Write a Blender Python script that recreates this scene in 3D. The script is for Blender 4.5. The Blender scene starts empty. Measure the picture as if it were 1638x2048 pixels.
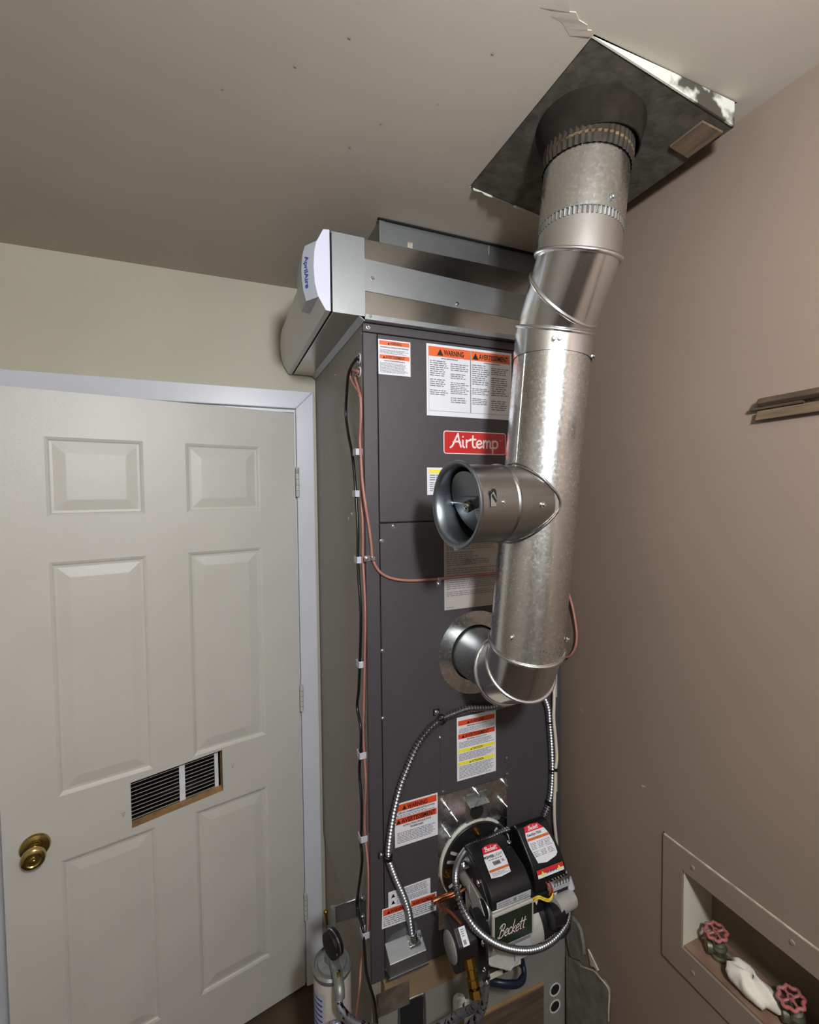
import bpy, math, random
from mathutils import Vector, Matrix

# ------------------------------------------------------------------ camera, world, lamp light, exposure
SC = bpy.context.scene
COL = SC.collection
def rad(a): return math.radians(a)

def set_camera():
    yaw, pitch, roll = 0.3924, -0.0394, -0.0101
    f = Vector((math.sin(yaw)*math.cos(pitch), math.cos(yaw)*math.cos(pitch), math.sin(pitch)))
    r0 = Vector((math.cos(yaw), -math.sin(yaw), 0)); u0 = r0.cross(f)
    r = r0*math.cos(roll)+u0*math.sin(roll); u = u0*math.cos(roll)-r0*math.sin(roll)
    cam = bpy.data.cameras.new('camera'); o = bpy.data.objects.new('camera', cam); COL.objects.link(o)
    cam.sensor_fit = 'HORIZONTAL'; cam.sensor_width = 36.0; cam.lens = 928.11*36/1638
    cam.clip_start = 0.02; cam.clip_end = 50
    m = Matrix.Identity(4)
    for i in range(3): m[i][0] = r[i]; m[i][1] = u[i]; m[i][2] = -f[i]
    m.translation = Vector((-0.3259, -1.6393, 1.7635))
    o.matrix_world = m; SC.camera = o
set_camera()

W = bpy.data.worlds.new('world'); SC.world = W; W.use_nodes = True
W.node_tree.nodes['Background'].inputs[0].default_value = (0.9, 0.95, 1.0, 1)
W.node_tree.nodes['Background'].inputs[1].default_value = 0.02
LAMP = (-0.14, -2.02, 2.20); LAMP_R = 0.065; LAMP_POWER = 465.0
SC.view_settings.view_transform = 'Standard'; SC.view_settings.look = 'None'
SC.view_settings.exposure = 0.17; SC.view_settings.gamma = 1.0; SC.view_settings.use_curve_mapping = False

# ------------------------------------------------------------------ room measures (metres)
D = 0.577; FW = 0.587; ZT = 2.167; ZB = 0.5415; XR = 0.6107; ZC = 2.468
random.seed(7)

# ------------------------------------------------------------------ materials
def lin(c): return tuple(((v/255)/12.92 if v/255 <= .04045 else ((v/255+.055)/1.055)**2.4) for v in c)+(1,)
MATS = {}
def mat(name, col, rough=.5, metal=0, var=0, vscale=8, bump=0, bscale=60, col2=None, spots=0, rvar=0, coat=0, emit=0, spec=.5, stretch=None):
    if name in MATS: return MATS[name]
    m = bpy.data.materials.new(name); m.use_nodes = True; n = m.node_tree.nodes; l = m.node_tree.links
    b = n['Principled BSDF']; c = lin(col)
    b.inputs['Base Color'].default_value = c; b.inputs['Roughness'].default_value = rough; b.inputs['Metallic'].default_value = metal
    b.inputs['Specular IOR Level'].default_value = spec; b.inputs['Coat Weight'].default_value = coat
    tc = n.new('ShaderNodeTexCoord'); src = tc.outputs['Object']
    if stretch:
        mp = n.new('ShaderNodeMapping'); mp.inputs['Scale'].default_value = stretch; l.new(src, mp.inputs['Vector']); src = mp.outputs['Vector']
    if var or col2:
        nz = n.new('ShaderNodeTexNoise'); nz.inputs['Scale'].default_value = vscale; nz.inputs['Detail'].default_value = 6; l.new(src, nz.inputs['Vector'])
        rp = n.new('ShaderNodeValToRGB'); rp.color_ramp.elements[0].position = .3; rp.color_ramp.elements[1].position = .7
        if col2: a, z = c, lin(col2)
        else: a = tuple(v*(1-var) for v in c[:3])+(1,); z = tuple(min(1, v*(1+var)) for v in c[:3])+(1,)
        if spots: rp.color_ramp.elements[0].position = spots; rp.color_ramp.elements[1].position = spots+.06
        rp.color_ramp.elements[0].color = a; rp.color_ramp.elements[1].color = z
        l.new(nz.outputs['Fac'], rp.inputs['Fac']); l.new(rp.outputs['Color'], b.inputs['Base Color'])
    if rvar:
        nr = n.new('ShaderNodeTexNoise'); nr.inputs['Scale'].default_value = vscale*1.7; nr.inputs['Detail'].default_value = 5; l.new(src, nr.inputs['Vector'])
        mr = n.new('ShaderNodeMapRange'); mr.inputs[3].default_value = max(.03, rough-rvar); mr.inputs[4].default_value = rough+rvar; mr.inputs[1].default_value = .3; mr.inputs[2].default_value = .7
        l.new(nr.outputs['Fac'], mr.inputs[0]); l.new(mr.outputs[0], b.inputs['Roughness'])
    if bump:
        nb = n.new('ShaderNodeTexNoise'); nb.inputs['Scale'].default_value = bscale; nb.inputs['Detail'].default_value = 4; l.new(src, nb.inputs['Vector'])
        bp = n.new('ShaderNodeBump'); bp.inputs['Strength'].default_value = bump; bp.inputs['Distance'].default_value = .002; l.new(nb.outputs['Fac'], bp.inputs['Height']); l.new(bp.outputs[0], b.inputs['Normal'])
    if emit:
        b.inputs['Emission Color'].default_value = c; b.inputs['Emission Strength'].default_value = emit
    MATS[name] = m; return m

def galv(name, col, rough, spread, scale=90, spangle=.12, bump=0):
    """galvanised sheet: small crystal spangles that differ in tone and gloss"""
    m = bpy.data.materials.new(name); m.use_nodes = True; n = m.node_tree.nodes; l = m.node_tree.links
    b = n['Principled BSDF']; b.inputs['Metallic'].default_value = 1
    tc = n.new('ShaderNodeTexCoord'); v = n.new('ShaderNodeTexNoise'); v.inputs['Scale'].default_value = scale; v.inputs['Detail'].default_value = 2; l.new(tc.outputs['Object'], v.inputs['Vector'])
    nz = n.new('ShaderNodeTexNoise'); nz.inputs['Scale'].default_value = 9; nz.inputs['Detail'].default_value = 6; l.new(tc.outputs['Object'], nz.inputs['Vector'])
    sp = n.new('ShaderNodeMapRange'); sp.inputs[1].default_value = .3; sp.inputs[2].default_value = .7; l.new(v.outputs['Fac'], sp.inputs[0])
    mx = n.new('ShaderNodeMath'); mx.operation = 'ADD'; l.new(sp.outputs[0], mx.inputs[0]); l.new(nz.outputs['Fac'], mx.inputs[1])
    mr = n.new('ShaderNodeMapRange'); mr.inputs[1].default_value = .3; mr.inputs[2].default_value = 1.7; mr.inputs[3].default_value = max(.04, rough-spread); mr.inputs[4].default_value = rough+spread
    l.new(mx.outputs[0], mr.inputs[0]); l.new(mr.outputs[0], b.inputs['Roughness'])
    c = lin(col); rp = n.new('ShaderNodeValToRGB'); rp.color_ramp.elements[0].color = tuple(x*(1-spangle) for x in c[:3])+(1,); rp.color_ramp.elements[1].color = tuple(min(1, x*(1+spangle)) for x in c[:3])+(1,)
    m2 = n.new('ShaderNodeMapRange'); m2.inputs[1].default_value = .3; m2.inputs[2].default_value = 1.7; l.new(mx.outputs[0], m2.inputs[0]); l.new(m2.outputs[0], rp.inputs['Fac']); l.new(rp.outputs['Color'], b.inputs['Base Color'])
    if bump:
        n3 = n.new('ShaderNodeTexNoise'); n3.inputs['Scale'].default_value = 3.5; n3.inputs['Detail'].default_value = 2; l.new(tc.outputs['Object'], n3.inputs['Vector'])
        bp = n.new('ShaderNodeBump'); bp.inputs['Strength'].default_value = bump; bp.inputs['Distance'].default_value = .02; l.new(n3.outputs['Fac'], bp.inputs['Height']); l.new(bp.outputs[0], b.inputs['Normal'])
    MATS[name] = m; return m

M_CEIL = mat('ceiling paint', (188, 179, 164), .85, var=.04, vscale=3, bump=.06, bscale=260)
M_WALLB = mat('cream wall paint', (186, 180, 160), .55, var=.05, vscale=3, bump=.15, bscale=90)
M_WALLR = mat('brown wall paint', (132, 115, 101), .6, var=.05, vscale=2.5, bump=.1, bscale=260)
M_WALLO = mat('pale wall paint', (156, 150, 140), .7, var=.04)
M_FLOOR = mat('dirty floor', (82, 64, 48), .7, col2=(54, 40, 32), vscale=6, bump=.3)
M_DOOR = mat('door paint', (196, 194, 186), .42, var=.03, vscale=5, bump=.12, bscale=140)
M_TRIM = mat('white gloss trim', (208, 210, 216), .32, var=.03, vscale=4)
M_TRIMOLD = mat('worn white trim', (192, 190, 182), .5, col2=(150, 146, 134), spots=.66, vscale=14)
M_GALV = galv('galvanised sheet', (214, 215, 213), .25, .06, 170, .12)
M_GALVD = galv('dull galvanised sheet', (158, 162, 162), .46, .06, 260, .06)
M_GALVS = galv('shiny duct sheet', (190, 186, 180), .2, .03, 260, .04, bump=.12)
M_ELB = galv('bright elbow metal', (228, 230, 232), .2, .03, 300, .03)
M_BARO = galv('satin regulator metal', (158, 156, 154), .3, .03, 320, .04)
M_BAROIN = galv('inner regulator metal', (132, 138, 144), .4, .03, 320, .04)
M_SOOT = mat('sooty sheet metal', (60, 56, 49), .75, .1, col2=(92, 88, 78), vscale=40, bump=.4, bscale=90)
M_DARKSTEEL = mat('dark old steel', (46, 42, 38), .6, .5, col2=(74, 68, 58), vscale=30)
M_RUST = mat('rusty steel', (96, 76, 54), .6, .5, col2=(150, 128, 92), vscale=60)
M_CAB = mat('charcoal cabinet paint', (66, 62, 64), .5, var=.05, vscale=60, bump=.2, bscale=500)
M_CABSIDE = mat('grey cabinet side', (138, 135, 127), .5, 0, var=.05, vscale=40, bump=.12, bscale=300)
M_GAP = mat('dark gap', (16, 15, 15), .9)
M_BLACK = mat('black plastic', (20, 20, 21), .35, var=.1, vscale=30)
M_BLKMET = mat('black painted steel', (24, 23, 23), .45)
M_CORD = mat('black cable jacket', (22, 20, 20), .3)
M_BRN = mat('brown thermostat wire', (164, 112, 100), .45, var=.06, vscale=40)
M_CLIP = mat('grey plastic clip', (186, 186, 194), .4)
M_SCREW = mat('zinc screw', (214, 218, 222), .18, 1)
M_WHITE = mat('label white', (222, 222, 226), .35)
M_PAPER = mat('label grey print', (176, 168, 160), .45)
M_ORANGE = mat('warning orange', (226, 104, 52), .4)
M_ORANGED = mat('warning deep orange', (214, 76, 40), .4)
M_YEL = mat('caution yellow', (240, 226, 60), .4)
M_INK = mat('black ink', (28, 26, 26), .5)
M_PRINT = mat('grey fine print', (122, 122, 128), .5)
M_RED = mat('brand red', (186, 42, 40), .35, var=.08, vscale=14)
M_REDB = mat('burner label red', (206, 40, 52), .4)
M_PINK = mat('badge cream lettering', (236, 214, 208), .4)
M_GREEN = mat('nameplate dark green', (30, 42, 30), .4)
M_CAST = mat('cast aluminium', (190, 188, 182), .45, .35, var=.1, vscale=60, bump=.25, bscale=200)
M_COND = mat('conduit steel', (150, 152, 156), .3, 1)
M_BRASS = mat('polished brass', (190, 168, 108), .16, 1)
M_BRASSD = mat('dull brass', (150, 116, 52), .35, 1)
M_COPPER = mat('copper tube', (170, 104, 74), .42, 1, var=.1, vscale=30)
M_WIREW = mat('ivory wire jacket', (206, 198, 178), .5)
M_HUM = mat('humidifier grey plastic', (216, 218, 220), .4, spec=.4)
M_HUMW = mat('humidifier pale end', (206, 208, 222), .35)
M_HUMP = mat('humidifier badge plate', (182, 188, 196), .35)
M_BLUE = mat('logo blue', (52, 72, 160), .4)
M_WOOD = mat('bare pine', (156, 124, 84), .7, col2=(124, 96, 64), vscale=14, stretch=(1, 8, 8))
M_WOODD = mat('dark weathered wood', (86, 68, 50), .7, col2=(56, 44, 34), vscale=12, stretch=(9, 1, 9), bump=.3)
M_PLANK = mat('brown plank', (104, 86, 74), .65, col2=(74, 60, 52), vscale=9, stretch=(1, 1, 10))
M_TAN = mat('cut door core', (176, 140, 96), .8, col2=(140, 108, 72), vscale=30)
M_SLAT = mat('grille slat', (176, 172, 166), .4, .1)
M_GRILLEW = mat('grille white metal', (222, 226, 230), .4)
M_FILT = mat('filter canister enamel', (196, 192, 182), .4, var=.05, vscale=20)
M_HEAD = mat('filter cast head', (136, 138, 134), .45, .6, var=.12, vscale=60, bump=.3, bscale=160)
M_BRAID = mat('braided hose steel', (176, 180, 190), .32, .85, col2=(40, 40, 46), vscale=80, spots=.53)
M_BASEGREY = mat('grey painted base', (132, 130, 124), .55, var=.06, vscale=14, bump=.1)
M_BASETAN = mat('tan cardboard', (134, 112, 84), .75, var=.06, vscale=20)
M_BASESIDE = mat('beige base side', (140, 134, 120), .6, var=.05, vscale=10)
M_GREYBOARD = mat('torn grey board', (122, 118, 110), .8, col2=(92, 88, 80), vscale=24, bump=.4)
M_TORN = mat('torn paper white', (206, 196, 180), .8, col2=(150, 136, 118), vscale=40)
M_DRYW = mat('dirty white plaster', (206, 206, 194), .7, col2=(70, 66, 58), spots=.55, vscale=13, bump=.3)
M_RECW = mat('recess white side', (206, 200, 180), .7, col2=(120, 110, 92), spots=.68, vscale=18)
M_RECB = mat('recess brown back', (120, 104, 86), .75, var=.12, vscale=12)
M_RECF = mat('recess dirty floor', (136, 112, 92), .8, col2=(92, 62, 44), vscale=16, bump=.4)
M_VRED = mat('faded red handle', (176, 84, 80), .5, col2=(130, 100, 96), vscale=40)
M_VBODY = mat('tarnished valve bronze', (112, 116, 96), .45, .6, col2=(70, 62, 50), vscale=40)
M_CLOTH = mat('white rag', (214, 208, 192), .9, var=.06, vscale=30, bump=.3, bscale=120)
M_BLUECOIL = mat('dark blue cable', (26, 30, 50), .4)
M_PLASTW = mat('white translucent plastic', (206, 206, 200), .4)
M_YELW = mat('yellow wire', (226, 196, 60), .4)
M_REDW = mat('red wire', (150, 44, 30), .4)
M_PORC = mat('white porcelain', (226, 224, 216), .25)
M_LBLGREY = mat('barcode label grey', (176, 178, 182), .4)

# ------------------------------------------------------------------ mesh helpers
class G:
    def __init__(s): s.v = []; s.f = []
    def add(s, vs, fs):
        k = len(s.v); s.v += [tuple(v) for v in vs]; s.f += [tuple(i+k for i in f) for f in fs]; return s
    def box(s, x0, y0, z0, x1, y1, z1):
        return s.add([(x0,y0,z0),(x1,y0,z0),(x1,y1,z0),(x0,y1,z0),(x0,y0,z1),(x1,y0,z1),(x1,y1,z1),(x0,y1,z1)],
                     [(0,3,2,1),(4,5,6,7),(0,1,5,4),(1,2,6,5),(2,3,7,6),(3,0,4,7)])
    def quad(s, *p): return s.add(p, [tuple(range(len(p)))])
    def prism(s, pts, ext):
        n = len(pts); e = Vector(ext); a = [Vector(p) for p in pts]; b = [p+e for p in a]
        return s.add(a+b, [tuple(range(n))[::-1], tuple(range(n, 2*n))]+[(i, (i+1) % n, (i+1) % n+n, i+n) for i in range(n)])
    def ringquad(s, outer, inner):      # flat frame between two 4-point loops
        return s.add(list(outer)+list(inner), [(i, (i+1) % 4, (i+1) % 4+4, i+4) for i in range(4)])
    def revolve(s, o, ax, prof, n=32, closed=False, a0=0, a1=2*math.pi):
        o = Vector(o); ax = Vector(ax).normalized(); e1 = ax.orthogonal().normalized(); e2 = ax.cross(e1); k = len(s.v); m = len(prof)
        full = abs(a1-a0-2*math.pi) < 1e-6; cnt = n if full else n+1
        for i in range(cnt):
            t = a0+(a1-a0)*i/n; d = e1*math.cos(t)+e2*math.sin(t)
            s.v += [tuple(o+ax*h+d*r) for r, h in prof]
        for i in range(n):
            j = (i+1) % cnt
            for q in range(m if closed else m-1):
                q2 = (q+1) % m; s.f.append((k+i*m+q, k+j*m+q, k+j*m+q2, k+i*m+q2))
        return s
    def cyl(s, a, b, r, r2=None, n=24, cap=True):
        a = Vector(a); b = Vector(b); h = (b-a).length; r2 = r if r2 is None else r2
        p = [(r, 0), (r2, h)]
        if cap: p = [(1e-5, 0)]+p+[(1e-5, h)]
        return s.revolve(a, b-a, p, n)
    def tube(s, path, r, n=10, cap=True, closed=False, rf=None):
        P = [Vector(p) for p in path]; m = len(P); k = len(s.v); e = None
        for i in range(m):
            if closed: d = P[(i+1) % m]-P[i-1]
            else: d = P[min(i+1, m-1)]-P[max(i-1, 0)]
            d.normalize()
            e = d.orthogonal() if e is None else e-d*e.dot(d)
            e.normalize(); g = d.cross(e); rr = rf(i) if rf else r
            s.v += [tuple(P[i]+(e*math.cos(2*math.pi*j/n)+g*math.sin(2*math.pi*j/n))*rr) for j in range(n)]
        for i in range(m if closed else m-1):
            a = k+i*n; b = k+((i+1) % m)*n
            s.f += [(a+j, a+(j+1) % n, b+(j+1) % n, b+j) for j in range(n)]
        if cap and not closed: s.f += [tuple(k+j for j in range(n))[::-1], tuple(k+(m-1)*n+j for j in range(n))]
        return s
    def sphere(s, c, r, n=16, m=10, sc=(1,1,1)):
        c = Vector(c); k = len(s.v)
        for i in range(m+1):
            t = math.pi*i/m
            s.v += [tuple(c+Vector((r*sc[0]*math.sin(t)*math.cos(2*math.pi*j/n), r*sc[1]*math.sin(t)*math.sin(2*math.pi*j/n), r*sc[2]*math.cos(t)))) for j in range(n)]
        for i in range(m): s.f += [(k+i*n+j, k+(i+1)*n+j, k+(i+1)*n+(j+1) % n, k+i*n+(j+1) % n) for j in range(n)]
        return s

def smooth_path(P, seg=6):
    P = [Vector(p) for p in P]; out = []
    for i in range(len(P)-1):
        a = P[max(i-1, 0)]; b = P[i]; c = P[i+1]; d = P[min(i+2, len(P)-1)]
        for k in range(seg):
            t = k/seg
            out.append(.5*((2*b)+(c-a)*t+(2*a-5*b+4*c-d)*t*t+(3*b-a-3*c+d)*t**3))
    return out+[P[-1]]
def resample(P, step):
    out = [P[0]]; acc = 0.0
    for a, b in zip(P, P[1:]):
        L = (b-a).length; t = step-acc
        while t <= L: out.append(a+(b-a)*(t/L)); t += step
        acc = (acc+L) % step
    return out

OFF = {}
def finish(o, smooth, bevel):
    me = o.data
    if smooth:
        for p in me.polygons: p.use_smooth = True
        me.set_sharp_from_angle(angle=rad(smooth if smooth > 1 else 40))
    if bevel:
        b = o.modifiers.new('bevel', 'BEVEL'); b.width = bevel; b.segments = 2; b.limit_method = 'ANGLE'; b.angle_limit = rad(40)
def obj(name, g, m, parent=None, smooth=0, bevel=0, label=None):
    vs = g.v
    if parent is not None: off = OFF[parent]
    else:
        xs = [v[0] for v in vs]; ys = [v[1] for v in vs]; zs = [v[2] for v in vs]
        off = Vector(((min(xs)+max(xs))/2, (min(ys)+max(ys))/2, min(zs)))
    me = bpy.data.meshes.new(name); me.from_pydata([(v[0]-off.x, v[1]-off.y, v[2]-off.z) for v in vs], [], g.f); me.update()
    me.materials.append(m); o = bpy.data.objects.new(name, me); COL.objects.link(o)
    if parent is not None: o.parent = parent
    else: o.location = off
    OFF[o] = off
    finish(o, smooth, bevel)
    if label: o['label'] = label
    return o
def tag(o, label, cat, group=None):
    o['label'] = label; o['category'] = cat
    if group: o['group'] = group
    return o
def struct(o): o['kind'] = 'structure'; return o
def thing(name, label, cat, loc, group=None):
    o = bpy.data.objects.new(name, None); COL.objects.link(o); o.location = loc; o.empty_display_size = .05; OFF[o] = Vector(loc)
    return tag(o, label, cat, group)

# ------------------------------------------------------------------ lettering and labels
class Fr:
    """a flat frame in space: origin, right, up, normal"""
    def __init__(s, o, u, v):
        s.o = Vector(o); s.u = Vector(u).normalized(); s.vv = Vector(v).normalized(); s.n = s.u.cross(s.vv)
    def p(s, a, b, h=0): return s.o+s.u*a+s.vv*b+s.n*h
    def rect(s, g, a0, b0, a1, b1, h0, h1):
        c = [s.p(a0, b0, h0), s.p(a1, b0, h0), s.p(a1, b1, h0), s.p(a0, b1, h0)]
        return g.prism(c, s.n*(h1-h0))
    def shape(s, g, pts, h0, h1): return g.prism([s.p(a, b, h0) for a, b in pts], s.n*(h1-h0))

TXT = {}
def glyphs(text, bold=0.0, shear=0.0):
    k = (text, bold, shear)
    if k in TXT: return TXT[k]
    cu = bpy.data.curves.new('glyphs', 'FONT'); cu.body = text; cu.offset = bold; cu.shear = shear; cu.resolution_u = 3
    o = bpy.data.objects.new('glyphs', cu); COL.objects.link(o)
    dg = bpy.context.evaluated_depsgraph_get(); dg.update(); me = bpy.data.meshes.new_from_object(o.evaluated_get(dg))
    vs = [(v.co.x, v.co.y) for v in me.vertices]; fs = [tuple(p.vertices) for p in me.polygons]
    bpy.data.objects.remove(o); bpy.data.curves.remove(cu); bpy.data.meshes.remove(me)
    x0 = min(v[0] for v in vs); x1 = max(v[0] for v in vs)
    TXT[k] = ([(x-x0, y) for x, y in vs], fs, x1-x0); return TXT[k]
def put_text(g, fr, text, a0, a1, b, h, off, bold=.02, shear=0, align='fit'):
    vs, fs, w = glyphs(text, bold, shear); sy = h/.72
    sx = (a1-a0)/w if align == 'fit' else min(sy, (a1-a0)/w)
    start = a0 if align in ('fit', 'left') else (a0+a1)/2-w*sx/2
    g.add([fr.p(start+x*sx, b+y*sy, off) for x, y in vs], fs)
def triangle_mark(g, fr, a, b, h, off):
    g.add([fr.p(a, b, off), fr.p(a+h*1.1, b, off), fr.p(a+h*.55, b+h, off)], [(0, 1, 2)])
LIFT = [0]
def stroke(g, fr, pts, w, off, smooth=True, seg=5):
    LIFT[0] = (LIFT[0]+1) % 12
    base = off+LIFT[0]*2.4e-5; cnt = 0
    P = [Vector((p[0], p[1], 0)) for p in pts]
    P = smooth_path(P, seg) if smooth and len(P) > 2 else P
    for a, b in zip(P, P[1:]):
        d = b-a
        if d.length < 1e-7: continue
        d.normalize(); nn = Vector((-d.y, d.x, 0))*w/2
        cnt += 1
        g.add([fr.p(q.x, q.y, base+cnt*6e-7) for q in (a-nn, b-nn, b+nn, a+nn)], [(0, 1, 2, 3)])
    for a in P:
        cnt += 1
        g.add([fr.p(a.x+w/2*math.cos(t*math.pi/4), a.y+w/2*math.sin(t*math.pi/4), base+cnt*6e-7) for t in range(8)], [tuple(range(8))])
LET = {
 'A': ([[(-.06,-.04),(.06,.12),(.2,.55),(.36,1.0)],[(.36,1.0),(.42,.5),(.52,.02)],[(.1,.36),(.3,.42),(.48,.38)]], .58),
 'i': ([[(.05,.52),(.05,.12),(.12,0)],[(.05,.78),(.06,.79)]], .2),
 'r': ([[(.05,.54),(.05,0)],[(.05,.34),(.14,.5),(.27,.54)]], .3),
 't': ([[(.12,.88),(.1,.3),(.14,.04),(.26,.02)],[(-.04,.6),(.28,.62)]], .3),
 'e': ([[(.05,.24),(.2,.26),(.31,.36),(.24,.53),(.1,.48),(.03,.25),(.1,.04),(.22,.0),(.34,.1)]], .38),
 'm': ([[(.05,.54),(.05,0)],[(.05,.36),(.16,.54),(.24,.42),(.24,0)],[(.24,.36),(.35,.54),(.44,.42),(.44,.05),(.5,.0)]], .53),
 'p': ([[(.05,.54),(.05,-.38)],[(.05,.4),(.18,.55),(.33,.42),(.33,.14),(.2,-.01),(.05,.1)]], .4),
 'B': ([[(.16,.94),(.12,.5),(.08,.02)],[(-.06,.74),(.04,.95),(.26,1.02),(.44,.88),(.38,.62),(.16,.53),(.42,.48),(.48,.22),(.3,.0),(.0,.02),(-.06,.14)]], .56),
 'c': ([[(.3,.42),(.2,.54),(.06,.42),(.04,.16),(.16,.0),(.34,.1)]], .36),
 'k': ([[(.08,1.0),(.05,0)],[(.3,.5),(.08,.24),(.2,.12),(.36,.0)]], .38),
}
def script_word(g, fr, word, a0, a1, b, h, w, off, shear=0):
    tot = sum(LET[c][1] for c in word); s = (a1-a0)/tot; x = 0
    for c in word:
        for st in LET[c][0]:
            stroke(g, fr, [(a0+(x+px)*s+shear*py*h, b+py*h) for px, py in st], w, off)
        x += LET[c][1]
def fine_print(g, fr, a0, a1, btop, bbot, n, off, seed, hh=.45, ragged=.25):
    rnd = random.Random(seed); pitch = (btop-bbot)/n
    for i in range(n):
        b = btop-pitch*(i+1)+pitch*.3; a = a0; end = a1-(a1-a0)*rnd.uniform(0, ragged)
        while a < end-pitch*.3:
            w = min(pitch*rnd.uniform(.8, 3.2), end-a)
            g.add([fr.p(a, b, off), fr.p(a+w, b, off), fr.p(a+w, b+pitch*hh, off), fr.p(a, b+pitch*hh, off)], [(0, 1, 2, 3)])
            a += w+pitch*.4
def label_part(name, parent, fr, w, h, bars=(), texts=(), prints=(), marks=(), base=M_WHITE, ink=M_INK, label=None, t=.0005):
    """a printed label: backing part with colour bars, words and small print as its sub-parts"""
    o = obj(name, fr.rect(G(), 0, 0, w, h, 0, t), base, parent, label=label)
    by = {}
    for a0, b0, a1, b1, m in bars: fr.rect(by.setdefault(m, G()), a0, b0, a1, b1, t, t+.0003)
    for m, g in by.items(): obj('colour_bar', g, m, o)
    if texts or marks:
        for tx in texts:
            g = G(); put_text(g, fr, tx[0], tx[1], tx[2], tx[3], tx[4], t+.0007, *(tx[5:6] or (.02,))); obj('lettering', g, ink, o)
        for a, b, hh in marks:
            g = G(); triangle_mark(g, fr, a, b, hh, t+.0007); obj('alert_triangle', g, ink, o)
    if prints:
        g = G()
        for i, pr in enumerate(prints): fine_print(g, fr, *pr[:5], t+.0006, i*13+7+int(w*1e4), *(pr[5:] or ()))
        obj('small_print', g, M_PRINT, o)['kind'] = 'stuff'
    return o
def FF(x, z, y=-D-.0005): return Fr((x, y, z), (1, 0, 0), (0, 0, 1))

# ================================================================== THE ROOM
DX0, DX1, DTOP = -0.885, -0.0747, 2.047     # door opening
def build_room():
    g = G().box(-1.62, -3.4, -.1, XR+.1, 1.4, 0); struct(obj('floor', g, M_FLOOR))
    # back wall with the door opening
    g = G(); y0, y1 = 0, .11
    g.box(-1.62, y0, 0, DX0-.02, y1, ZC); g.box(DX1+.02, y0, 0, XR+.1, y1, ZC); g.box(DX0-.02, y0, DTOP+.02, DX1+.02, y1, ZC)
    struct(obj('wall_back', g, M_WALLB))
    # right wall with the niche for the shut-off valves
    ny0, ny1, nz0, nz1 = -1.215, -.947, .748, .925
    g = G()
    g.box(XR, -3.4, 0, XR+.1, 0, nz0); g.box(XR, -3.4, nz1, XR+.1, 0, ZC); g.box(XR, ny1, nz0, XR+.1, 0, nz1); g.box(XR, -3.4, nz0, XR+.1, ny0, nz1)
    struct(obj('wall_right', g, M_WALLR))
    struct(obj('wall_left', G().box(-1.72, -3.4, 0, -1.62, 1.4, ZC), M_WALLO))
    struct(obj('wall_front', G().box(-1.72, -3.5, 0, XR+.1, -3.4, ZC), M_WALLO))
    struct(obj('wall_hall', G().box(-1.72, 1.4, 0, XR+.1, 1.5, ZC), M_WALLO))
    # ceiling with the hole around the flue
    hx0, hx1, hy0, hy1 = .228, .566, -1.064, -.68
    g = G(); t = .013
    for a in ((-1.72, -3.5, hx0, 1.5), (hx1, -3.5, XR+.1, 1.5), (hx0, -3.5, hx1, hy0), (hx0, hy1, hx1, 1.5)): g.box(a[0], a[1], ZC, a[2], a[3], ZC+t)
    c = struct(obj('ceiling', g, M_CEIL))
    obj('attic_cover', G().box(.1, -1.3, ZC+.16, XR+.1, -.5, ZC+.18), M_GAP, c)
    # peeled paper seam of the ceiling board near the hole
    path = [(.10,-1.16),(.157,-1.089),(.169,-1.077),(.178,-1.080),(.190,-1.073),(.207,-1.072),(.213,-1.066),(.219,-1.068),(.225,-1.06)]
    g = G(); top = [(x, y, ZC-.0014) for x, y in path]; back = [(x-.03-.02*random.random(), y+.012, ZC-.0002) for x, y in path]
    for i in range(len(path)-1):
        g.quad(top[i], back[i], back[i+1], top[i+1]); g.quad(top[i], top[i+1], (path[i+1][0], path[i+1][1], ZC), (path[i][0], path[i][1], ZC))
    obj('peeled_paper', g, M_CEIL, c)
    # white plaster flecks stuck on the ceiling paint
    g = G()
    for x, y, r in ((-.12,-.92,.0028),(-.02,-.78,.0022),(-.19,-.84,.0025),(.06,-.86,.002),(-.06,-.70,.003),(.10,-.98,.0026),(-.3,-.75,.002)):
        g.add([(x+r*math.cos(k*1.05)*(1+.4*math.sin(k*2.3)), y+r*math.sin(k*1.05), ZC-.0008) for k in range(6)], [(5,4,3,2,1,0)])
    obj('plaster_fleck', g, M_TORN, c)['kind'] = 'stuff'
    # scuffs on the right wall
    w = bpy.data.objects['wall_right']
    g = G(); g.quad((XR-.0008, -.835, 1.050), (XR-.0008, -.846, 1.054), (XR-.0008, -.847, 1.0515), (XR-.0008, -.836, 1.0475)); obj('paint_chip', g, M_TORN, w)
    g = G(); g.quad((XR-.0008, -.628, 1.150), (XR-.0008, -.638, 1.142), (XR-.0008, -.639, 1.144), (XR-.0008, -.63, 1.1525)); obj('paint_chip', g, M_TORN, w)
build_room()

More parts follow.
